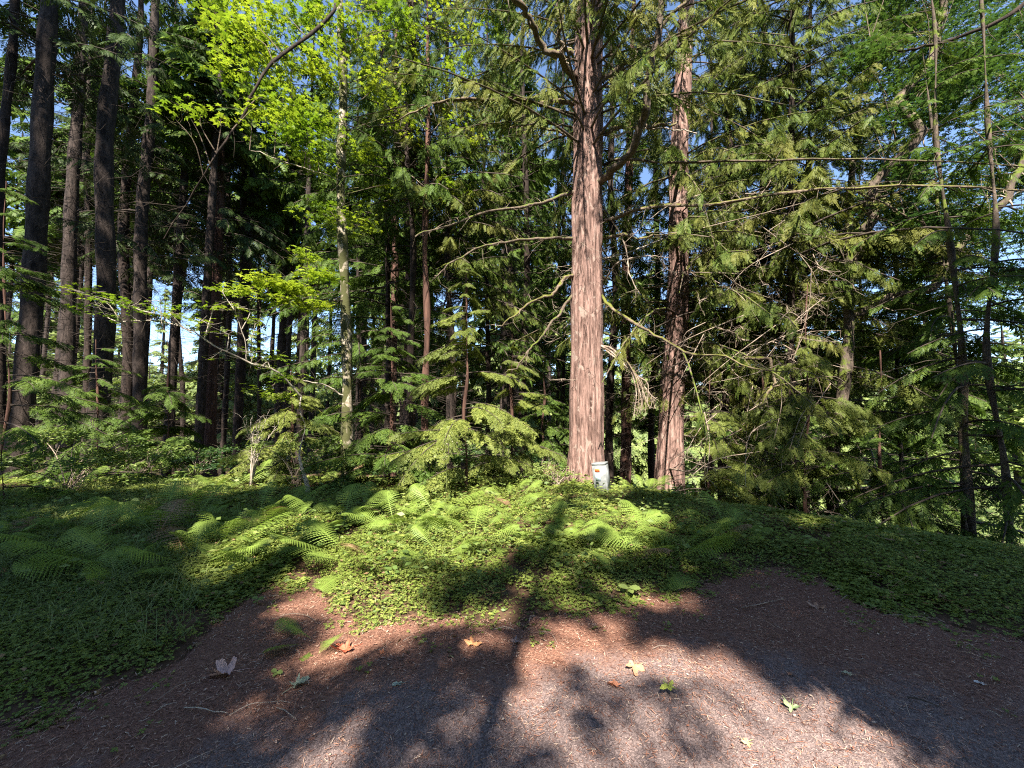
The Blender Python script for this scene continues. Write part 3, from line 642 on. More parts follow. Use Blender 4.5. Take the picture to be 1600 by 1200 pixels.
# right edge poles
for lb, a, b, Y, wp, top, cw in [
 ('thin dark tree on the bank edge, leftmost of the three poles at the right', (1470, 400), (1511, 860), 7.4, 9, 9, cr_(.2, 8.8, 44, 1.9, size=.34, hang=.2, leaf='hem_leaf')),
 ('dark pole tree on the bank edge, middle of the three at the right', (1487, 420), (1526, 880), 6.6, 13, 10.5, cr_(-.4, 10, 40, 2.1, size=.34, hang=.2, leaf='hem_leaf')),
 ('straight pole tree nearest the right edge of the picture', (1551, 420), (1577, 880), 6.3, 13, 10.5, cr_(-.6, 10, 40, 2.1, size=.34, hang=.2, leaf='hem_leaf'))]:
    forest_tree('pole_tree', lb, a, b, Y, wp, top, 'maple_bark', cw, 'pole trees on the right bank', twigs=(.0, 5, 40, 1.6), fur=.03, wob=.04)

# ------------------------------------------------------------------ broadleaved trees
def broadleaf(name, label, px_top, px_bot, Y, w_px, top, bark, blobs, leaf, size, fur=.03, limbs=(), T=MAP, tilt=.4, wob=.04, rk=None, droop=.15, leaf2=None, limb_mat='branch', twr=.010):
    base, Tp, d = stem(px_top, px_bot, Y, top); t = base_thing(name, label, 'tree', base[0], base[1]); o = np.array(t.location)
    s = np.linspace(0, 1, 8)[:, None]; ax = (base - [0, 0, .12]) * (1 - s) + Tp * s - o; ax[1:-1, :2] += R.normal(0, wob, (6, 2))
    mb, c, r = trunk_mesh(ax, w_px / 2 / FPX * Y / math.sqrt(1 + ((px_bot[0] - 800) / FPX) ** 2) * np.array(rk or [1.15, 1.03, 1, .95, .85, .7, .5, .2]), None, fur, .25, 24)
    link('trunk', mb.mesh('trunk', [M[bark]], True), t)
    LP = []
    for pts, w0, w1, mat, ns in limbs: branch_part(t, o, pts, w0, w1, mat, 24, ns, .5, 'dark_twig' if mat == 'dark_bark' else 'dead_twig'); LP.append((pix_curve(pts, 24) - o)[3:])
    bl = [(at(px, py, YY) - o, rr, n) for (px, py, YY, rr, n) in blobs]
    m3 = MB(); starts = np.vstack([c[len(c) // 6:]] + LP); twigs_to(m3, starts, bl, twr, 0, 6); leaf_blobs(m3, bl, T, size, tilt, 1, droop)
    link('crown', m3.mesh('crown', [M[limb_mat], M[leaf]]), t)
    return t, c, r, o
b1 = []
for px, py, Y, n in [(345, 20, 6.8, 150), (375, 60, 6.8, 170), (420, 90, 7.2, 260), (460, 30, 7.4, 260), (500, 100, 7.6, 260), (440, 150, 7.2, 220), (370, 110, 6.6, 120), (480, 190, 7.4, 240), (520, 20, 7.8, 200),
    (400, 20, 7, 200), (560, 60, 8, 200), (600, 20, 8.4, 220), (640, 60, 8.6, 160), (720, 110, 8.8, 120), (585, 130, 8.2, 140), (690, 20, 9, 160), (500, 250, 7.6, 160), (455, 215, 7.2, 140), (570, 240, 8.4, 120), (640, 200, 8.8, 90), (720, 210, 9, 80),
    (600, 290, 8.8, 90), (560, 350, 8.4, 120), (505, 330, 7.8, 120), (700, 300, 9, 70), (745, 60, 9.2, 120), (660, 130, 8.8, 100)]:
    b1.append((px, py, Y, (.85, .9, .45), int(n * 1.25)))
for px, py, Y, n in [(285, 165, 5.6, 14), (270, 182, 5.6, 8), (315, 175, 5.8, 22), (345, 185, 5.9, 26), (400, 175, 6.2, 60), (430, 165, 6.4, 60)]: b1.append((px, py, Y, (.28, .3, .06), n))
for px, py, Y, n in [(385, 455, 6.6, 60), (420, 440, 6.8, 120), (465, 450, 7.0, 160), (500, 430, 7.2, 140), (440, 470, 6.9, 90), (500, 480, 7.3, 90), (480, 400, 7.4, 60), (415, 610, 6.8, 26), (450, 590, 6.9, 36), (440, 620, 6.9, 30), (400, 520, 6.6, 10), (430, 555, 6.8, 20)]: b1.append((px, py, Y, (.42, .5, .12), int(n * 1.3)))
M1 = broadleaf('maple_tree', 'slender maple with pale mottled bark and bright yellow green leaves, left of centre', (533, 120), (541, 640), 8.0, 16, 15, 'alder_bark', b1, 'maple_leaf', .17, limbs=[
    ([(534, -40, 8.0), (520, 20, 7.3), (470, 68, 6.6), (418, 120, 6.2), (385, 170, 6.0), (345, 230, 5.9), (310, 292, 5.9), (262, 375, 6.0)], .036, .006, 'dark_bark', 46),
    ([(538, 285, 8), (500, 270, 7.6), (440, 250, 7.2), (390, 235, 7.0)], .018, .005, 'pale_wood', 10),
    ([(541, 620, 8), (500, 600, 7.6), (470, 592, 7.4)], .016, .006, 'pale_wood', 6),
    ([(541, 470, 8), (500, 470, 7.5), (450, 465, 7.1), (400, 455, 6.7)], .02, .006, 'branch', 12)], rk=[1.25, 1.1, 1.0, .98, .95, .85, .6, .2], fur=.02)
# thin pale pole tree
b2 = [(px, py, 9, (.5, .6, .3), n) for px, py, n in [(680, 110, 60), (650, 160, 60), (700, 160, 50), (640, 280, 50), (700, 260, 40), (630, 330, 40), (720, 340, 30), (610, 250, 40)]]
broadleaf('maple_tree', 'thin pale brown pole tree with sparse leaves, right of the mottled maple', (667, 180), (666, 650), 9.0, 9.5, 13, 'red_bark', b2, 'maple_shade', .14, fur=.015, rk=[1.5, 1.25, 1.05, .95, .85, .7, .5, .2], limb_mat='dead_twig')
# vine maple arching over the ferns at left
bv = [(px, py, Y, (.34, .5, .05), n) for px, py, Y, n in [(110, 452, 5.6, 16), (140, 460, 5.6, 26), (175, 470, 5.7, 30), (205, 478, 5.8, 34), (240, 488, 5.9, 40), (150, 482, 5.7, 26), (185, 495, 5.8, 22), (275, 492, 6.0, 34), (310, 498, 6.1, 26), (350, 450, 6.4, 30), (330, 478, 6.2, 22), (365, 480, 6.3, 22), (400, 500, 6.5, 20), (395, 550, 6.5, 14), (405, 575, 6.5, 14), (350, 520, 6.3, 10), (250, 470, 6.0, 20), (330, 560, 6.3, 5)]]
broadleaf('vine_maple', 'arching vine maple with flat tiers of bright leaves on a bare pale stem at left', (470, 610), (478, 740), 7.2, 4.5, 1.9, 'pale_wood', bv, 'maple_leaf', .125, fur=.004, tilt=.22, limbs=[
    ([(471, 620, 7.2), (432, 582, 6.8), (385, 562, 6.5), (345, 545, 6.3), (318, 528, 6.2), (285, 512, 6.1), (240, 501, 5.9), (190, 504, 5.8)], .02, .006, 'pale_wood', 10),
    ([(300, 520, 6.1), (260, 497, 5.9), (200, 478, 5.8), (120, 455, 5.6)], .01, .003, 'pale_wood', 8),
    ([(385, 562, 6.5), (380, 520, 6.4), (360, 470, 6.3)], .008, .003, 'pale_wood', 4)], limb_mat='pale_wood')
# dark forked maple at right, with sky lit leaves
br = []
for i in range(190):
    px = R.uniform(1335, 1650); py = R.uniform(-60, 500); 
    if px < 1400 and py > 380: continue
    br.append((px, py, R.uniform(7.5, 11), (.9, .9, .36), int(R.uniform(120, 260))))
for px, py, n in [(1440, 340, 60), (1550, 345, 60), (1400, 180, 120), (1420, 250, 120)]: br.append((px, py, 7, (.5, .5, .15), n))
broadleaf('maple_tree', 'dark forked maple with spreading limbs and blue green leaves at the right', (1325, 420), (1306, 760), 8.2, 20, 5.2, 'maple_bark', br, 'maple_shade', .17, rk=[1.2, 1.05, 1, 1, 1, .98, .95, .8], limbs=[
    ([(1328, 425, 8.2), (1338, 385, 8.1), (1352, 345, 8.0), (1375, 285, 7.9), (1395, 225, 7.8), (1425, 165, 7.8), (1455, 100, 7.9), (1475, 20, 8), (1490, -60, 8)], .14, .06, 'maple_bark', 20),
    ([(1322, 500, 8.2), (1360, 478, 8.0), (1400, 462, 7.9), (1450, 440, 7.8), (1490, 402, 7.7), (1535, 340, 7.6), (1580, 270, 7.5), (1640, 190, 7.5)], .085, .06, 'maple_bark', 20),
    ([(1330, 440, 8.2), (1325, 390, 8.5), (1330, 300, 9), (1345, 180, 9.4), (1370, 60, 9.7), (1380, -40, 10)], .09, .05, 'maple_bark', 14),
    ([(1640, -15, 6.8), (1580, 22, 6.8), (1520, 48, 6.9), (1450, 66, 7.1), (1400, 78, 7.3), (1360, 62, 7.6)], .045, .014, 'dark_bark', 24),
    ([(1340, 300, 7.8), (1390, 322, 7.4), (1440, 350, 7.2), (1480, 395, 7.1)], .022, .01, 'branch', 10)], fur=.03)

# ------------------------------------------------------------------ young conifers and boughs that catch the sun
def young(name, label, px, Y, top, bl, nb, leaf, spr=SPR, size=.34, hang=.15, z0=.25, py0=640, ns=16, e0=.12, droop=.35, az=None):
    return forest_tree(name, label, (px, py0 - 120), (px, py0), Y, 4.5, top, 'red_bark', dict(z0=z0 - 0.0, z1=top * .98, nb=nb, bl=bl, spr=spr, size=size, ns=ns, hang=hang, leaf=leaf, e0=e0, droop=droop, az=az, wb=.007), 'young conifers of the undergrowth', twigs=(.3, top * .8, 20, .5), fur=.01, flare=.2, wob=.03, sides=10)
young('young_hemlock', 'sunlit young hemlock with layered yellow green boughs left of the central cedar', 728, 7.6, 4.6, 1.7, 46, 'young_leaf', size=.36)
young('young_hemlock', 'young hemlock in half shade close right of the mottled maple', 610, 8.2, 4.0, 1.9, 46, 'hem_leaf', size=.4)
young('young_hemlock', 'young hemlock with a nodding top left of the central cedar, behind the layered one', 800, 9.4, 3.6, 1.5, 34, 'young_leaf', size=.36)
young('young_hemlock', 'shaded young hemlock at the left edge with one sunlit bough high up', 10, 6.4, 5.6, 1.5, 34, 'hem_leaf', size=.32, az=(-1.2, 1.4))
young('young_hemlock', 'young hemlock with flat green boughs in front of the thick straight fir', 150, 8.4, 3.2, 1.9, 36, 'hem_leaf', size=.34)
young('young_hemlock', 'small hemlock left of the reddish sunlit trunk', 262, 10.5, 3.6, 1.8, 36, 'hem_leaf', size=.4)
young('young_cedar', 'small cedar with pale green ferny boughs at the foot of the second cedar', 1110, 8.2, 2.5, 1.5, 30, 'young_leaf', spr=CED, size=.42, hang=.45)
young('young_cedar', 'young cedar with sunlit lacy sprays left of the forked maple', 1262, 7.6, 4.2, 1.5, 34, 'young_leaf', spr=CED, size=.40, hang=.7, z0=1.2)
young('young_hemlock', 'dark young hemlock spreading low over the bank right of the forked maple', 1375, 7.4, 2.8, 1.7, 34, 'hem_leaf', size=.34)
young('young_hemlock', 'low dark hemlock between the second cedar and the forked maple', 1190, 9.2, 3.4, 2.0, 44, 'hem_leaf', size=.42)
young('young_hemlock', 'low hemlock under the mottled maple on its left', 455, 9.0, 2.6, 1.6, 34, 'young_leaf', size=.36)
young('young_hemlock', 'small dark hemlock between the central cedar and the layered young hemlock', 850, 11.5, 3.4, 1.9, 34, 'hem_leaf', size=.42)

# tangles of dead twigs right of the second cedar
tg = thing('dead_thicket', 'grey tangle of dead twigs hanging between the second cedar and the forked maple', 'dead branches', at(1180, 780, 8.6))
o = np.array(tg.location); m2 = MB(); 
for i in range(120):
    a = at(R.uniform(1080, 1300), R.uniform(300, 800), R.uniform(7.0, 9.0)) - o; dd = R.normal(0, 1, 3) * [.9, .5, .55]; dd[2] -= .45
    P = cr([a, a + dd * .5 + R.normal(0, .1, 3), a + dd + [0, 0, -.2]], 8); tube(m2, P, np.linspace(.010, .003, 8), 4, 0); side_sprigs(m2, P, 9, .35, .0035, 0)
link('twigs', m2.mesh('twigs', [M['dead_twig']]), tg)

# ------------------------------------------------------------------ shrubs
def shrub(label, px, py, Y, rx, rz, n, leaf, size, T=OVL, cat='shrub', name='leafy_shrub', tilt=.5, ry=None):
    p = at(px, py, Y); x, y = p[0], p[1]; gz = float(H(x, y)); t = thing(name, label, cat, (x, y, gz)); mb = MB(); k = 12
    bl = []
    for i in range(k):
        a = R.uniform(0, 2 * PI); q = R.uniform(.1, 1) ** .6; c_ = np.array([math.cos(a) * rx * q, math.sin(a) * (ry or rx * .8) * q, rz * R.uniform(.35, .95)]); bl.append((c_, (rx * .38, rx * .38, rz * .14), n // k))
    st = np.zeros((1, 3)); 
    for c_, r_, _ in bl:
        s0 = R.normal(0, .08, 3) * [1, 1, 0]; P = cr([s0, c_ * [.35, .35, .6], c_], 8); tube(mb, P, np.linspace(.012, .004, 8), 4, 0); side_sprigs(mb, P, 8, .35, .004, 0, -.2)
    link('stems', mb.mesh('stems', [M['dead_twig']]), t)
    m3 = MB(); leaf_blobs(m3, bl, T, size, tilt, 0, .1); link('leaves', m3.mesh('leaves', [M[leaf]]), t); return t
shrub('broad leafy shrub with pale green leaves below the firs at the left', 105, 760, 7.0, 1.5, 1.25, 3200, 'shrub_leaf', .075)
shrub('small leafy shrub between the left shrub and the reddish sunlit trunk', 215, 760, 9.0, 1.1, .9, 1100, 'shrub_leaf', .08)
shrub('sunlit yellow green shrub left of the foot of the mottled maple', 462, 760, 7.8, .75, 1.05, 1300, 'shrub_leaf', .075)
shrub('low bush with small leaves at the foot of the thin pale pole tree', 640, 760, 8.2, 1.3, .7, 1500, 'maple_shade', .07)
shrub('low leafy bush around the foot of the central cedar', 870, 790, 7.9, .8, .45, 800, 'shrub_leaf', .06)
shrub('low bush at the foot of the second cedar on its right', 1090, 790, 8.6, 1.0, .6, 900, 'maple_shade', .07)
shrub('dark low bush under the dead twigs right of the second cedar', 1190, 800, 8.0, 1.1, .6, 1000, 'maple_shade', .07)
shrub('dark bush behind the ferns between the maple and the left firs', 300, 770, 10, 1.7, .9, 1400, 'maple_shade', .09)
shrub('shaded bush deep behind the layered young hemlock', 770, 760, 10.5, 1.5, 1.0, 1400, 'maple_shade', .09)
for i, (px, Y, rx, rz) in enumerate([(1480, 13, 2.0, 2.2), (1570, 11, 1.8, 1.6), (1600, 15, 2.5, 2.5), (1440, 16, 2.4, 2.6), (1535, 18, 2.6, 2.6), (1380, 15, 2.0, 2.0), (1640, 12, 2.0, 1.5), (1500, 24, 3.6, 4), (1600, 26, 4, 4)]):
    p = at(px, 700, Y); t = shrub('sunlit bush on the slope below the right bank', px, 700, Y, rx, rz, 1800, 'far_leaf', .13); t['group'] = 'bushes on the slope below the right bank'
# pale dead bush
dp = at(391, 768, 7.6); t = thing('dead_bush', 'bare bleached dead bush standing in the ferns at left', 'dead bush', (dp[0], dp[1], float(H(dp[0], dp[1])))); mb = MB()
zt = 1.35
for i in range(9):
    a = R.uniform(-1, 1); P = cr([[0, 0, 0], [a * .12, R.normal(0, .05), zt * .45], [a * .33 + R.normal(0, .05), R.normal(0, .15), zt * R.uniform(.75, 1.05)]], 12); tube(mb, P, np.linspace(.013, .004, 12), 5, 0); side_sprigs(mb, P[4:], 12, .26, .004, 0, -.9)
link('stems', mb.mesh('stems', [M['pale_wood']]), t)

# ------------------------------------------------------------------ ferns
fern_mesh = []
for k in range(6):
    mb = MB(); mb.add(FRN[k][0], FRN[k][1]); me = mb.mesh('frond', [M['fern']]); fern_mesh.append(me)
for k in (0, 3):
    mb = MB(); mb.add(FRN[k][0], FRN[k][1]); fern_mesh.append(mb.mesh('frond', [M['brown_fern']]))
def fern(px, py, L, label=None, n=9, Y=None, spread=(0, 2 * PI), group=None, up=.0):
    p = ground(px, py) if Y is None else at(px, py, Y); x, y = p[0], p[1]
    t = thing('fern', label or 'feathery fern in the shaded fern bed behind the ground cover', 'fern', (x, y, float(H(x, y)) - .02), 0, group or (None if label else 'ferns of the fern bed'))
    for i in range(n):
        a = spread[0] + (spread[1] - spread[0]) * (i + R.uniform(.1, .9)) / n; f = bpy.data.objects.new('frond', fern_mesh[R.integers(0, 6) if R.uniform() > .03 else R.integers(6, 8)]); C.objects.link(f); f.parent = t
        s = L * R.uniform(.55, 1.2); f.scale = (s * R.uniform(.85, 1.1), s, s * R.uniform(.35, .95)); f.rotation_euler = (R.normal(.12 + up, .16), R.normal(0, .3), a - PI / 2)
    return t
fern(738, 850, .95, 'bright sunlit bracken fern with arching fronds left of the central cedar', 10)
fern(690, 870, .6, 'smaller fern leaning left of the bright sunlit bracken', 6)
fern(800, 800, .95, 'light green fern beside the left foot of the central cedar', 9, Y=6.9)
fern(560, 880, .95, 'fern with one long sunlit frond reaching down to the ground cover', 8, spread=(2.6, 5.2))
fern(300, 885, 1.1, 'large dark fern spreading over the shaded ground cover at left', 11)
fern(210, 890, .75, 'fern with a pale frond pointing down left', 6, spread=(2.6, 4.6))
fern(960, 870, .75, 'sword fern below the utility box', 9)
fern(1040, 875, .85, 'sword fern with a long arching frond right of the utility box', 8)
fern(905, 850, .7, 'shaded fern left below the utility box', 8)
fern(495, 1000, .36, 'small fern at the edge of the ground cover beside the path', 5, spread=(2.8, 5.8), up=-.05)
fern(335, 800, .9, 'sunlit fern below the reddish sunlit trunk', 9, Y=7.2)
fern(80, 800, .9, 'fern below the broad leafy shrub at the left', 9, Y=6.4)
fern(1010, 800, .8, 'fern in front of the spreading base of the second cedar', 8, Y=7.6)
fern(880, 790, .7, 'fern touching the foot of the central cedar', 8, Y=7.7)
for px, py in [(20, 860), (120, 850), (180, 830), (250, 840), (370, 850), (400, 820), (520, 832), (620, 830), (350, 870), (240, 870), (150, 880), (670, 820), (290, 820), (560, 810), (430, 805), (60, 830), (700, 815), (840, 830), (870, 850), (1090, 850), (1140, 840), (960, 830)]:
    fern(px + R.normal(0, 8), py, R.uniform(.65, .95), n=8)
for i in range(34):
    Y = R.uniform(8, 13); px = R.uniform(-60, 1250); fern(px, 700, R.uniform(.7, 1.0), n=7, Y=Y)

# ------------------------------------------------------------------ ground cover, grass, litter
def sample_cover(n, y0, y1):
    y = np.sqrt(R.uniform(y0 ** 2, y1 ** 2, n)); u = R.uniform(-1.55, 1.5, n); x = u * y
    ip = inpath(x, y); e = (x + .95 * y - 9.3) / 1.38
    q = nz(x, y, 2.3) + .45 * nz(x, y, 6) + .25 * nz(x, y, 17); dens = np.clip(-ip / .45 + .25 + .5 * nz(x, y, 9), 0, 1) * np.clip((q + .62) * 3.2, .10, 1)
    k = (R.uniform(0, 1, n) < dens) & (e < 1.6)
    return x[k], y[k]
mb = MB()
for n, a, b, s in ((170000, 1.7, 4.6, .025), (110000, 4.4, 7.5, .036), (34000, 7.3, 12, .07)):
    x, y = sample_cover(n, a, b); N = len(x); h = np.clip(-inpath(x, y) / .5, .15, 1) * (.10 + .05 * nz(x, y, 4))
    p = np.stack([x, y, H(x, y) + R.uniform(.1, 1.0, N) * np.maximum(h, .02)], 1); up = np.array([0, 0, 1.]) + R.normal(0, .38, (N, 3))
    w_ = R.uniform(0, 1, N) < .7; S = s * R.uniform(.45, 1.25, N) ** 1.0 * (1 + .5 * (nz(x, y, 1.3) > .2))
    F = frames(rdir(N), up, S); mb.inst(TRI, F[w_], p[w_]); mb.inst(OVL, F[~w_] * 1.6, p[~w_])
# stray sprigs on the path edge
x = R.uniform(-3.2, 4.5, 9000); y = R.uniform(1.6, 4.2, 9000); ip = inpath(x, y); k = (ip > 0) & (ip < .7) & (nz(x, y, 7) > .12 + ip * .6); x, y = x[k], y[k]; N = len(x)
p = np.stack([x, y, H(x, y) + R.uniform(.008, .035, N)], 1); mb.inst(TRI, frames(rdir(N), np.array([0, 0, 1.]) + R.normal(0, .3, (N, 3)), .03 * R.uniform(.6, 1.2, N)), p)
tag(link('ground_cover', mb.mesh('ground_cover', [M['cover']])), 'low mat of clover like leaves between the path and the ferns', 'ground cover', kind='stuff')
# taller broad leaved herbs and grass
mb = MB(); N = 9000; x = R.uniform(-9, 3.2, N); y = R.uniform(3.2, 8.5, N)
k = (inpath(x, y) < -.35) & (nz(x, y, 3.3) > .0); x, y = x[k], y[k]; N = len(x)
p = np.stack([x, y, H(x, y) + R.uniform(.04, .26, N)], 1); mb.inst(OVL, frames(rdir(N) + np.array([0, 0, .1]), np.array([0, 0, 1.]) + R.normal(0, .45, (N, 3)), .085 * R.uniform(.5, 1.3, N)), p)
tag(link('herbs', mb.mesh('herbs', [M['shrub_leaf']])), 'mixed small broad leaved herbs growing among the ferns', 'herbs', kind='stuff')
mb = MB(); N = 34000; x = R.uniform(-9, 2.0, N); y = R.uniform(2.6, 8.0, N)
k = (inpath(x, y) < -.2) & ((x / y < -.75) | (nz(x, y, 1.9) > .45)) & (R.uniform(0, 1, N) < np.where(x / y < -.8, 1, .35)); x, y = x[k], y[k]; N = len(x)
b0 = np.stack([x, y, H(x, y)], 1); d = rdir(N); hh = R.uniform(.08, .34, N)[:, None]; sd2 = np.stack([-d[:, 1], d[:, 0], 0 * x], 1) * .0022
q1 = b0 + d * hh * .45 + [0, 0, 1] * hh * .5; q2 = b0 + d * hh * 1.1 + [0, 0, 1] * hh * .42
v = np.stack([b0 - sd2, b0 + sd2, q1 + sd2, q1 - sd2, q2], 1).reshape(-1, 3); i = np.arange(N)[:, None] * 5
mb.add(v, i + np.array([[0, 1, 2, 3]])); mb2 = i + np.array([[3, 2, 4]])
mb.f.append(mb2.astype(np.int32)); mb.m.append(np.zeros(N, np.int32))
tag(link('grass', mb.mesh('grass', [M['grass']])), 'fine long grass in the shade at the left', 'grass', kind='stuff')
# needle litter
mb = MB(); N = 190000; y = np.sqrt(R.uniform(.9 ** 2, 5.2 ** 2, N)); x = R.uniform(-1.6, 1.6, N) * y; ip = inpath(x, y); df = np.clip(.62 - inpath(x, y, (DU, DY)) / .8, 0, 1)
k = (ip > -.25) & (R.uniform(0, 1, N) < .42 + .58 * df * (nz(x, y, 5) > -.35)); x, y = x[k], y[k]; N = len(x)
T = (np.array([[-.06, 0, 0], [.06, 0, .0], [.045, 1, .02], [-.045, 1, .02]]), np.array([[0, 1, 2, 3]]))
fw = rdir(N); fw[:, 2] = R.normal(0, .12, N); S = R.uniform(.010, .03, N) ; p = np.stack([x, y, path_z(x, y) + np.where(inpath(x, y) < 0, .02, 0) + R.uniform(.002, .009, N)], 1)
mb.inst(T, frames(fw, np.array([0, 0, 1.]) + R.normal(0, .25, (N, 3)), S), p)
j = R.integers(0, N, 2600); mb.inst(OVL, frames(rdir(2600), np.array([0, 0, 1.]) + R.normal(0, .45, (2600, 3)), R.uniform(.01, .022, 2600)), p[j] + [0, 0, .004])
j = R.integers(0, N, 900); d = rdir(900); d[:, 2] = .03; tri_tubes(mb, p[j], p[j] + d * R.uniform(.04, .16, (900, 1)), np.full(900, .0016), 0, .12)
tag(link('needle_litter', mb.mesh('needle_litter', [M['litter']])), 'fallen brown needles and bark crumbs scattered over the path', 'litter', kind='stuff')

# ------------------------------------------------------------------ fallen leaves and sticks on the path
def maple_shape(lobes=5):
    th = np.linspace(-PI * .86, PI * .86, 81); r = np.zeros_like(th)
    for a, l, wd in ((0, 1, .30), (.95, .9, .30), (-.95, .9, .30), (1.95, .62, .32), (-1.95, .62, .32)): l *= R.uniform(.55, 1.08); a += R.normal(0, .08); r = np.maximum(r, l * np.exp(-((th - a) / wd) ** 2))
    r = .30 + .70 * r; r *= 1 + .07 * np.sin(th * 26) + .05 * np.sin(th * 11 + R.uniform(0, 6)); return th, r
def fallen(px, py, size_px, col, label, rot=0, curl=.2, name='fallen_leaf', fold=0.0, oval=False, lift=0.0, squash=1.0):
    p = ground(px, py); dist = math.hypot(*p[:2]) ; dep = p[1]; L = size_px / FPX * math.hypot(dep, .8) * .50
    th, r = maple_shape()
    if oval: r = 1 / np.sqrt((np.cos(th) / 1.0) ** 2 + (np.sin(th) / .45) ** 2)
    m_ = plain('leaf_' + label.replace(' ', '_')[:24], tuple(c * .8 for c in col), tuple(min(1, c * 1.2) for c in col), .6, 60)
    rings = [0, .35, .7, 1.0]; V = []; q0 = R.uniform(0, 6)
    for q in rings:
        xx = np.sin(th) * r * q; yy = np.cos(th) * r * q; rad = np.hypot(xx, yy)
        zz = curl * rad ** 2 * (1 + .5 * np.sin(th * 2 + q0)) + .13 * np.sin(th * 3 + q0) * q * q + .05 * np.sin(th * 9 + q0) * q + fold * np.abs(xx) + .02
        V.append(np.stack([xx * (1 - fold * .5), yy * squash, zz], 1))
    V = np.concatenate(V) * L; n = len(th); F = []
    for k in range(3):
        for i in range(n - 1): F.append([k * n + i, k * n + i + 1, (k + 1) * n + i + 1, (k + 1) * n + i])
    t = thing(name, label, 'leaf', (p[0], p[1], float(path_z(p[0], p[1])) + .008 + lift), rot)
    mb = MB(); mb.add(V, np.array(F)); link('blade', mb.mesh('blade', [m_], True), t)
    mb = MB(); tube(mb, np.array([[0, 0, .03], [.02, -.35, .04], [.06, -.95, .0]]) * L * 1.1, [.0016] * 3, 5); link('stalk', mb.mesh('stalk', [m_]), t)
    return t
fallen(541, 1019, 44, (.42, .10, .05), 'bright red orange maple leaf on the brown needles', 2.2, .35, fold=.3)
fallen(597, 1024, 13, (.45, .16, .07), 'tiny orange leaf scrap right of the red orange leaf', 1, .1)
fallen(739, 1011, 32, (.48, .22, .09), 'flat tan orange maple leaf at the edge of the dark shadow', .3, .08)
fallen(804, 1006, 26, (.26, .17, .14), 'dull greyish maple leaf in the shadow below the ground cover', -.3, .1)
fallen(354, 1056, 52, (.52, .33, .28), 'pinkish dry maple leaf lying folded at the left of the path', 1.9, .3, fold=.35)
fallen(463, 1075, 40, (.26, .29, .19), 'crumpled grey green leaf beside the thin sticks', -.6, .25, fold=.25)
fallen(992, 1043, 46, (.46, .23, .13), 'large tan maple leaf on the reddish needles right of the shadow', 2.9, .1)
fallen(962, 1078, 24, (.32, .13, .07), 'narrow brown curled leaf left of the yellow green leaf', 1.2, .4, fold=.5, oval=True)
fallen(1045, 1087, 36, (.40, .42, .07), 'crumpled bright yellow green leaf on the sunlit path', 3.0, -.0, fold=.3, lift=.03)
fallen(1238, 1109, 36, (.36, .44, .20), 'pale green small maple leaf at the edge of the right shade', 2.4, .35, fold=.2)
fallen(622, 1072, 16, (.30, .33, .24), 'small grey green oval leaf on the asphalt', 1.8, .1, oval=True)
fallen(960, 938, 26, (.48, .21, .10), 'curled orange leaf beside the big leaved seedling', .4, .8, fold=.3)
fallen(1066, 924, 26, (.40, .21, .12), 'tan leaf lying on the ground cover right of the seedling', 1.3, .2)
fallen(1277, 951, 30, (.34, .19, .12), 'brown leaf on the shaded needles near the right bank', 1.6, .2)
fallen(918, 887, 16, (.60, .06, .03), 'small vivid red leaf in the shaded ground cover', .4, .3, lift=.08)
fallen(142, 1028, 30, (.30, .15, .08), 'brown curled leaf in the ground cover at the far left', 1.2, .5, fold=.4, lift=.03)
fallen(1325, 1056, 16, (.45, .42, .26), 'small pale yellowish leaf on the shaded path at right', 1.2, .2, oval=True)
fallen(1168, 1168, 22, (.55, .38, .16), 'small yellow brown leaf near the bottom of the sunlit path', 1.9, .2)
fallen(1235, 1058, 12, (.42, .18, .09), 'tiny reddish leaf scrap above the pale green leaf', 1.9, .2)
fallen(1532, 1072, 12, (.6, .55, .5), 'tiny whitish leaf scrap on the shaded path at far right', .9, .2, oval=True)
mb = MB(); N = 2600; y = np.sqrt(R.uniform(1.8 ** 2, 7 ** 2, N)); x = R.uniform(-1.4, 1.4, N) * y; k = (inpath(x, y) < .25) & (nz(x, y, 2.7) > -.3); x, y = x[k], y[k]; N = len(x)
p = np.stack([x, y, H(x, y) + R.uniform(.015, .12, N) * (inpath(x, y) < -.1) + .012], 1); up = np.array([0, 0, 1.]) + R.normal(0, .5, (N, 3)); w_ = R.uniform(0, 1, N) < .12
F = frames(rdir(N), up, R.uniform(.02, .06, N)); mb.inst(OVL, F[~w_], p[~w_]); mb.inst(MAP, F[w_] * 1.7, p[w_])
n = 700; j = R.integers(0, N, n); d = R.normal(0, 1, (n, 3)); d[:, 2] = np.abs(d[:, 2]) * .25; d /= np.linalg.norm(d, axis=1)[:, None]; tri_tubes(mb, p[j], p[j] + d * R.uniform(.06, .28, (n, 1)), np.full(n, .0018), 0, .12)
tag(link('dead_leaves', mb.mesh('dead_leaves', [M['brown_fern']])), 'small brown dead leaves and stalks caught in the ground cover', 'leaf litter', kind='stuff')
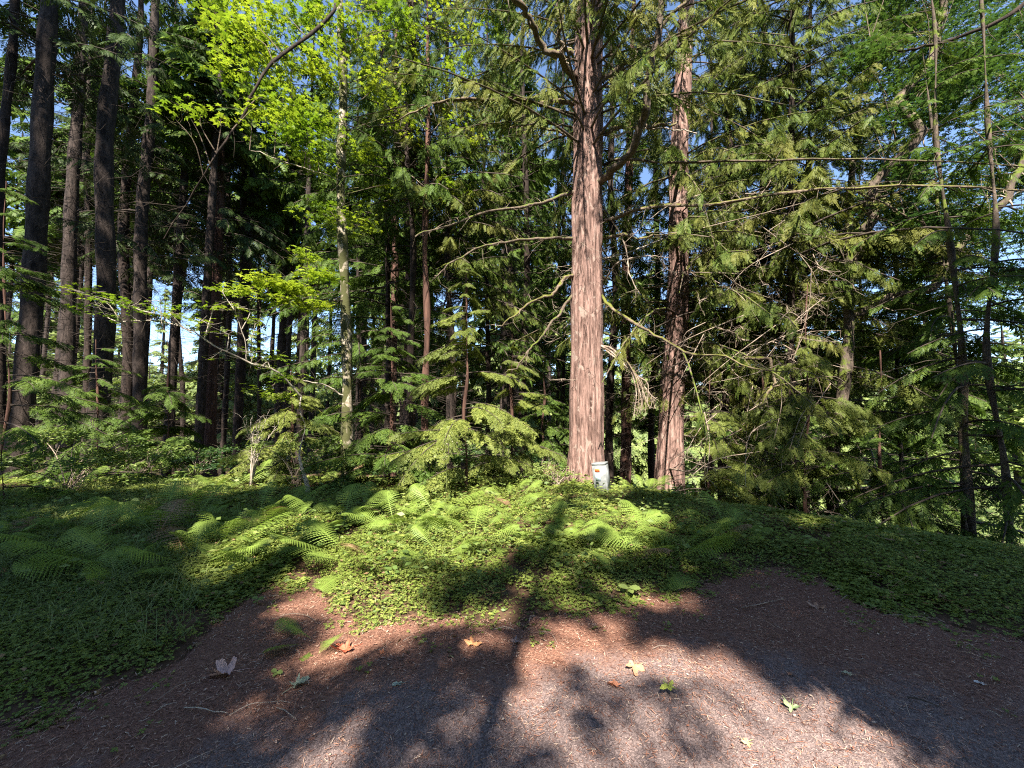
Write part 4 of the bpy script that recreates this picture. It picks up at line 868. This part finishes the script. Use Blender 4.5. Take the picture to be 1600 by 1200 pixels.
# seedlings
def seedling(px, py, label, n, size, h):
    p = ground(px, py); t = thing('seedling', label, 'plant', (p[0], p[1], float(H(p[0], p[1])))); mb = MB(); T = (np.array([[0, 0, 0], [.22, .25, .05], [.30, .55, .06], [.18, .85, .0], [0, 1, -.06], [-.18, .85, 0], [-.3, .55, .06], [-.22, .25, .05]], float), np.array([[0, 1, 2, 3], [0, 3, 4, 5], [0, 5, 6, 7]]))
    a = np.arange(n) * 2.4; fw = np.stack([np.cos(a), np.sin(a) - .4, .15 * np.ones(n)], 1); mb.inst(T, frames(fw, np.array([0, -.4, 1.]) * np.ones((n, 3)), size * np.linspace(1, .8, n)), np.array([[0, 0, h]] * n) * np.linspace(1, .7, n)[:, None])
    link('leaves', mb.mesh('leaves', [M['shrub_leaf']]), t); mb = MB(); tube(mb, [[0, 0, -.02], [0, 0, h]], [.003, .002], 5); link('stem', mb.mesh('stem', [M['grass']]), t)
seedling(983, 932, 'seedling with three big oval leaves at the edge of the path', 4, .10, .07)
seedling(402, 945, 'bright green seedling at the top of the bare needle patch', 3, .07, .05)
seedling(432, 1055, 'small green sprig alone on the brown needles', 3, .05, .02)
# white flowered stalk
p = at(695, 800, 6.0); t = thing('wildflower', 'thin stalk with small whitish seed heads behind the bright bracken', 'flower', (p[0], p[1], float(H(p[0], p[1])))); mb = MB(); P = cr([[0, 0, 0], [.02, 0, .5], [0, 0, 1.0]], 10); tube(mb, P, [.004] * 10, 5); side_sprigs(mb, P[6:], 14, .12, .002, 0, -.8); link('stem', mb.mesh('stem', [M['grass']]), t)
mb = MB(); N = 30; q = np.array([0, 0, .93]) + R.normal(0, 1, (N, 3)) * [.07, .05, .12]; mb.inst(OVL, frames(rdir(N), np.array([0, 0, 1.]) + R.normal(0, .5, (N, 3)), .028 * np.ones(N)), q); link('flower_heads', mb.mesh('flower_heads', [M['pale_wood']]), t)
def stick(pts, r, label, mat='dead_twig', lift=.012, sprigs=0):
    G = np.array([ground(*q) for q in pts]); o = G[0].copy(); t = thing('stick', label, 'stick', (o[0], o[1], float(path_z(o[0], o[1]))))
    P = cr(G, 14); P[:, 2] = path_z(P[:, 0], P[:, 1]) + lift + .012 * np.sin(np.linspace(0, PI, 14)); P -= np.array(t.location); mb = MB(); r *= .6; tube(mb, P, np.linspace(r, r * .5, 14), 6)
    if sprigs: side_sprigs(mb, P, sprigs, .08, r * .4, 0, 0)
    link('stick_wood', mb.mesh('stick_wood', [M[mat]], True), t)
    w_ = bpy.data.objects
for pts, r, lb, mat in [
 ([(287, 1112), (320, 1117), (355, 1123)], .005, 'pale straight stick left of the long bent twig', 'pale_wood'),
 ([(358, 1124), (400, 1108), (456, 1103)], .0035, 'long thin bent twig below the crumpled grey green leaf', 'pale_wood'),
 ([(458, 1122), (462, 1105), (470, 1088)], .0025, 'fine upright twig just below the crumpled grey green leaf', 'dead_twig'),
 ([(432, 1113), (448, 1122), (463, 1132)], .005, 'short brown stick right of the long bent twig', 'dead_twig'),
 ([(424, 972), (455, 966), (480, 968), (497, 980)], .005, 'arched brown twig on the bare needle patch', 'dead_twig'),
 ([(242, 1102), (275, 1082), (300, 1070)], .003, 'thin twig left of the pinkish dry leaf', 'dead_twig'),
 ([(218, 1100), (238, 1083), (256, 1068)], .003, 'dull thin twig farthest left on the path edge', 'dead_twig'),
 ([(240, 1120), (260, 1112), (276, 1106)], .003, 'short pale twig between the two thin twigs at left', 'pale_wood'),
 ([(1158, 954), (1195, 948), (1225, 940)], .006, 'dark reddish stick on the needles below the right ground cover', 'dead_twig'),
 ([(1313, 943), (1330, 930), (1352, 918)], .006, 'brown stick pointing into the right ground cover', 'dead_twig'),
 ([(772, 988), (790, 987), (806, 990)], .004, 'short pale stick above the dull greyish leaf', 'pale_wood'),
 ([(1418, 1096), (1440, 1104), (1468, 1112)], .008, 'dark bark strip curled on the shaded path at right', 'dark_twig'),
 ([(1380, 965), (1420, 968), (1470, 972)], .004, 'thin stick along the edge of the right ground cover', 'dead_twig'),
 ([(1543, 1118), (1555, 1124), (1566, 1130)], .003, 'small pale twig near the right edge of the picture', 'pale_wood'),
 ([(825, 995), (850, 994), (862, 998), (872, 1012)], .003, 'hooked thin twig in the shadow beside the dull greyish leaf', 'dead_twig'),
 ([(1020, 1018), (1032, 1016), (1046, 1015)], .003, 'tiny pale twig above the large tan maple leaf', 'pale_wood'),
 ([(630, 1006), (643, 1002), (656, 1000)], .003, 'tiny pale twig between the red orange and tan orange leaves', 'pale_wood'),
 ([(1070, 945), (1120, 952), (1165, 948)], .004, 'long dark twig right of the seedling on the needles', 'dark_twig')]:
    stick(pts, r, lb, mat)

# ------------------------------------------------------------------ utility pedestal
def boxmb(mb, x0, x1, y0, y1, z0, z1, m=0, bev=.008, taper=1.0):
    V = []; b = bev
    for z, ins, k in ((z0, 0, 1), (z1 - b, 0, taper), (z1, b, taper)):
        cxs = [(x0 + ins, y0 + b + ins), (x0 + b + ins, y0 + ins), (x1 - b - ins, y0 + ins), (x1 - ins, y0 + b + ins), (x1 - ins, y1 - b - ins), (x1 - b - ins, y1 - ins), (x0 + b + ins, y1 - ins), (x0 + ins, y1 - b - ins)]
        xm, ym = (x0 + x1) / 2, (y0 + y1) / 2
        V += [[xm + (a - xm) * k, ym + (c_ - ym) * k, z] for a, c_ in cxs]
    F = [[r_ * 8 + i, r_ * 8 + (i + 1) % 8, r_ * 8 + 8 + (i + 1) % 8, r_ * 8 + 8 + i] for r_ in (0, 1) for i in range(8)]
    F += [[16, 17, 18, 19], [16, 19, 20, 23], [20, 21, 22, 23], [3, 2, 1, 0], [7, 4, 3, 0], [7, 6, 5, 4]]
    mb.add(V, np.array(F), m)
wpaint = plain('box_paint', (.13, .135, .13), (.28, .29, .28), .7, 9); orange = plain('orange_label', (.5, .14, .03), (.6, .18, .04), .5, 30); blue = plain('blue_shade_paint', (.30, .38, .48), (.45, .52, .58), .6, 18); black = plain('lock_metal', (.04, .04, .045), None, .4)
p = at(945, 790, 7.35); gz = float(H(p[0], p[1])); t = thing('utility_pedestal', 'white utility box with an orange label leaning beside the foot of the central cedar', 'utility box', (p[0], p[1], gz - .22), math.radians(-32)); t.rotation_euler = (math.radians(2), math.radians(-6), math.radians(-32))
def pbox(n, par, mat, *a, **k): mb = MB(); boxmb(mb, *a, **k); return link(n, mb.mesh(n, [mat]), par)
body = pbox('body', t, wpaint, -.125, .125, -.10, .10, 0, .72, bev=.003); pbox('cap', t, wpaint, -.128, .128, -.103, .103, .722, .76, bev=.004)
door = pbox('door', t, wpaint, -.10, .10, -.108, -.098, .16, .68, bev=.003); pbox('lock', door, black, -.012, .012, -.118, -.106, .20, .245, bev=.003)
lab = pbox('orange_label', t, orange, -.07, .02, -.1115, -.107, .60, .655, bev=.001)
for i in range(3):
    x0 = -.06 + i * .028; mb = MB(); boxmb(mb, x0, x0 + .018, -.113, -.111, .605, .615, bev=.0004); boxmb(mb, x0 + .006, x0 + .011, -.113, -.111, .617, .64, bev=.0004); link('mark', mb.mesh('mark', [plain('dark_red_ink%d' % i, (.35, .05, .02))]), lab)
pbox('shade_patch', t, blue, -.075, .02, -.1115, -.107, .43, .565, bev=.001)  # grey-blue shade of the front face, set in as a coloured plate
pbox('vent', t, wpaint, .124, .132, -.05, .05, .3, .6, bev=.003)

# ------------------------------------------------------------------ far wood: trees one can still tell apart
def proto_tree(kind, seed):
    H_ = {'con': 19, 'tall': 24, 'broad': 11}[kind]; ax = [[0, 0, -.4], [.1, 0, H_ * .5], [0, .1, H_]]
    mb, c, r = trunk_mesh(ax, [.26 if kind == 'con' else .17, .18 if kind == 'con' else .13, .03] if kind != 'broad' else [.16, .1, .03], None, .02, .2, 8, step=1.0); tm = mb.mesh('trunk', [M['fir_bark']], True); m3 = MB()
    if kind == 'broad':
        bl = []
        for i in range(26): u = R.normal(0, 1, 3); u /= np.linalg.norm(u); bl.append((np.array([0, 0, 6.2]) + u * [3, 3, 4.0] * R.uniform(.4, 1), (1.2, 1.2, .7), 170))
        leaf_blobs(m3, bl, OVL, .42, .6, 1, .1); twigs_to(m3, c[2:], bl, .04, 0, 2)
    else: conifer_crown(m3, c, r, {'con': 1.0, 'tall': 13}[kind], H_ - .3, {'con': 100, 'tall': 44}[kind], {'con': 3.6, 'tall': 2.6}[kind], SPC, 1.0, ns=12, droop=.3, e0=.1, hang=.3, wb=.02)
    if kind == 'tall': dead_twigs(m3, c, r, 1.5, 15, 110, 1.7)
    cm = m3.mesh('crown', [M['dark_twig'], M['far_leaf' if kind != 'tall' else 'hem_leaf']]); return tm, cm
protos = {(k, i): proto_tree(k, i) for k in ('con', 'tall', 'broad') for i in (0, 1)}
def far_tree(kind, x, y, s, label, group):
    tm, cm = protos[(kind, int(R.integers(0, 2)))]; t = thing('broadleaf_tree' if kind == 'broad' else 'conifer_tree', label, 'tree', (x, y, float(H(x, y)) - .1), R.uniform(0, 6.28), group); t.scale = (s * R.uniform(.85, 1.15), s * R.uniform(.85, 1.15), s)
    link('trunk', tm, t); link('crown', cm, t)
for i in range(130):
    Y = R.uniform(30, 72); u = -1.45 + 2.9 * (i + R.uniform(0, 1)) / 130; x = u * Y
    k = 'con' if R.uniform() < .55 else 'broad'
    far_tree(k, x, Y, R.uniform(.95, 1.5), 'distant sunlit conifer behind the stand of trunks' if k == 'con' else 'distant sunlit broadleaved tree behind the stand of trunks', 'distant conifers' if k == 'con' else 'distant broadleaved trees')
for i in range(46):
    Y = R.uniform(15, 34); u = R.uniform(-1.35, .1); far_tree('tall', u * Y, Y, R.uniform(.9, 1.15), 'slim tall dark fir deeper in the stand at the left', 'dark firs deeper in the stand')

# ------------------------------------------------------------------ unseen trees behind the viewpoint: conifers added and carved for shade, one shadow-casting fir
def inpoly(x, y, poly):
    r = np.zeros(len(x), bool); n = len(poly)
    for i in range(n):
        x0, y0 = poly[i]; x1, y1 = poly[(i + 1) % n]; c_ = ((y0 > y) != (y1 > y)) & (x < (x1 - x0) * (y - y0) / (y1 - y0 + 1e-12) + x0); r ^= c_
    return r
LIT = [[flat(*q) for q in P] for P in [
    [(405, 930), (480, 885), (560, 850), (640, 800), (690, 772), (900, 772), (858, 820), (835, 900), (800, 980), (640, 990), (560, 960), (540, 925), (470, 915)],
    [(560, 1000), (700, 985), (815, 985), (740, 1040), (690, 1090), (600, 1070), (540, 1050)],
    [(850, 995), (1000, 1000), (1130, 1035), (1260, 1080), (1560, 1320), (900, 1320), (1000, 1180), (960, 1090), (880, 1045)],
    [(560, 1240), (620, 1130), (700, 1090), (680, 1180), (660, 1300)],
    [(20, 748), (235, 742), (240, 722), (20, 726)], [(930, 800), (1000, 805), (1010, 850), (950, 850)]]]
def shade(p, g=.42):
    r = shade1(p)
    for a in ((g, 0, 0), (-g, 0, 0), (0, g, 0), (0, -g, 0)): r &= shade1(p + np.array(a))
    return r
def shade1(p):
    k = p[:, 2] / -sd[2]; gx_, gy_ = p[:, 0] + sd[0] * k, p[:, 1] + sd[1] * k
    lit = np.zeros(len(p), bool)
    for P in LIT: lit |= inpoly(gx_, gy_, P)
    n = nz(gx_, gy_, 1.1) + .5 * nz(gx_ + 9, gy_, 3.1)
    th = np.where(gx_ < -3.6, np.where((gy_ > 16) | ((gx_ < -6.5) & (gy_ > 11.5)), 2.5, -.25), np.where(gx_ > 6.5, .8, np.where(gx_ > 3.5, .3, .05))); th = np.where(gy_ > 7.6, th, np.where((gx_ < -2) & (gy_ > 3), .5, 1.2))
    return ~lit & (n < th) 
def shade_tree(x, y, top, z0, bl, nb, label, size=.6, use=True, ns=24, hang=.3, spr=SPC, tr=.22, lean=0):
    t = base_thing('shade_tree', label, 'tree', x, y, 'tall trees behind the viewpoint'); o = np.array(t.location)
    mb, c, r = trunk_mesh([[0, 0, 0], [.1 * (lean == 0) + lean * .5, 0, top * .5], [lean, 0, top]], [tr, tr * .75, .03], None, .02, .3, 12, step=.8); link('trunk', mb.mesh('trunk', [M['fir_bark']], True), t)
    m3 = MB(); conifer_crown(m3, c, r, z0, top - .3, nb, bl, spr, size, ns=ns, droop=.3, e0=.1, hang=hang, keep=(lambda q: shade(q + o)) if use else None, shape=.7 if use else 1.0, wb=.008)
    link('crown', m3.mesh('crown', [M['dark_twig'], M['hem_leaf']]), t)
for x, y, top in [(-9, -4, 20), (-5.2, -6, 24), (-12, -8, 26), (3.2, -7, 22), (6.5, -4, 18), (9.5, -8, 25), (-4.3, -10, 26), (-3.7, -4.8, 17), (.9, -8, 22), (2.9, -4.2, 15), (0, -14, 28), (-14, -3, 32), (-8.5, -9, 34), (-11, -13, 36), (-16, -8, 34), (-5.6, -12, 34), (9, -12, 34), (5.5, -12, 27), (-7, -13, 28), (13, -4, 20)]:
    shade_tree(x, y, top, 3.0, 4.6, int(9 * top), 'added unseen conifer behind the viewpoint, crown carved to shape the shade')
shade_tree(-1.85, -5.2, 16.0, 4.2, 2.4, 66, 'narrow young fir behind the viewpoint whose shadow falls towards the cedar', .52, False, 15, .5, SPC, .09, 1.25)
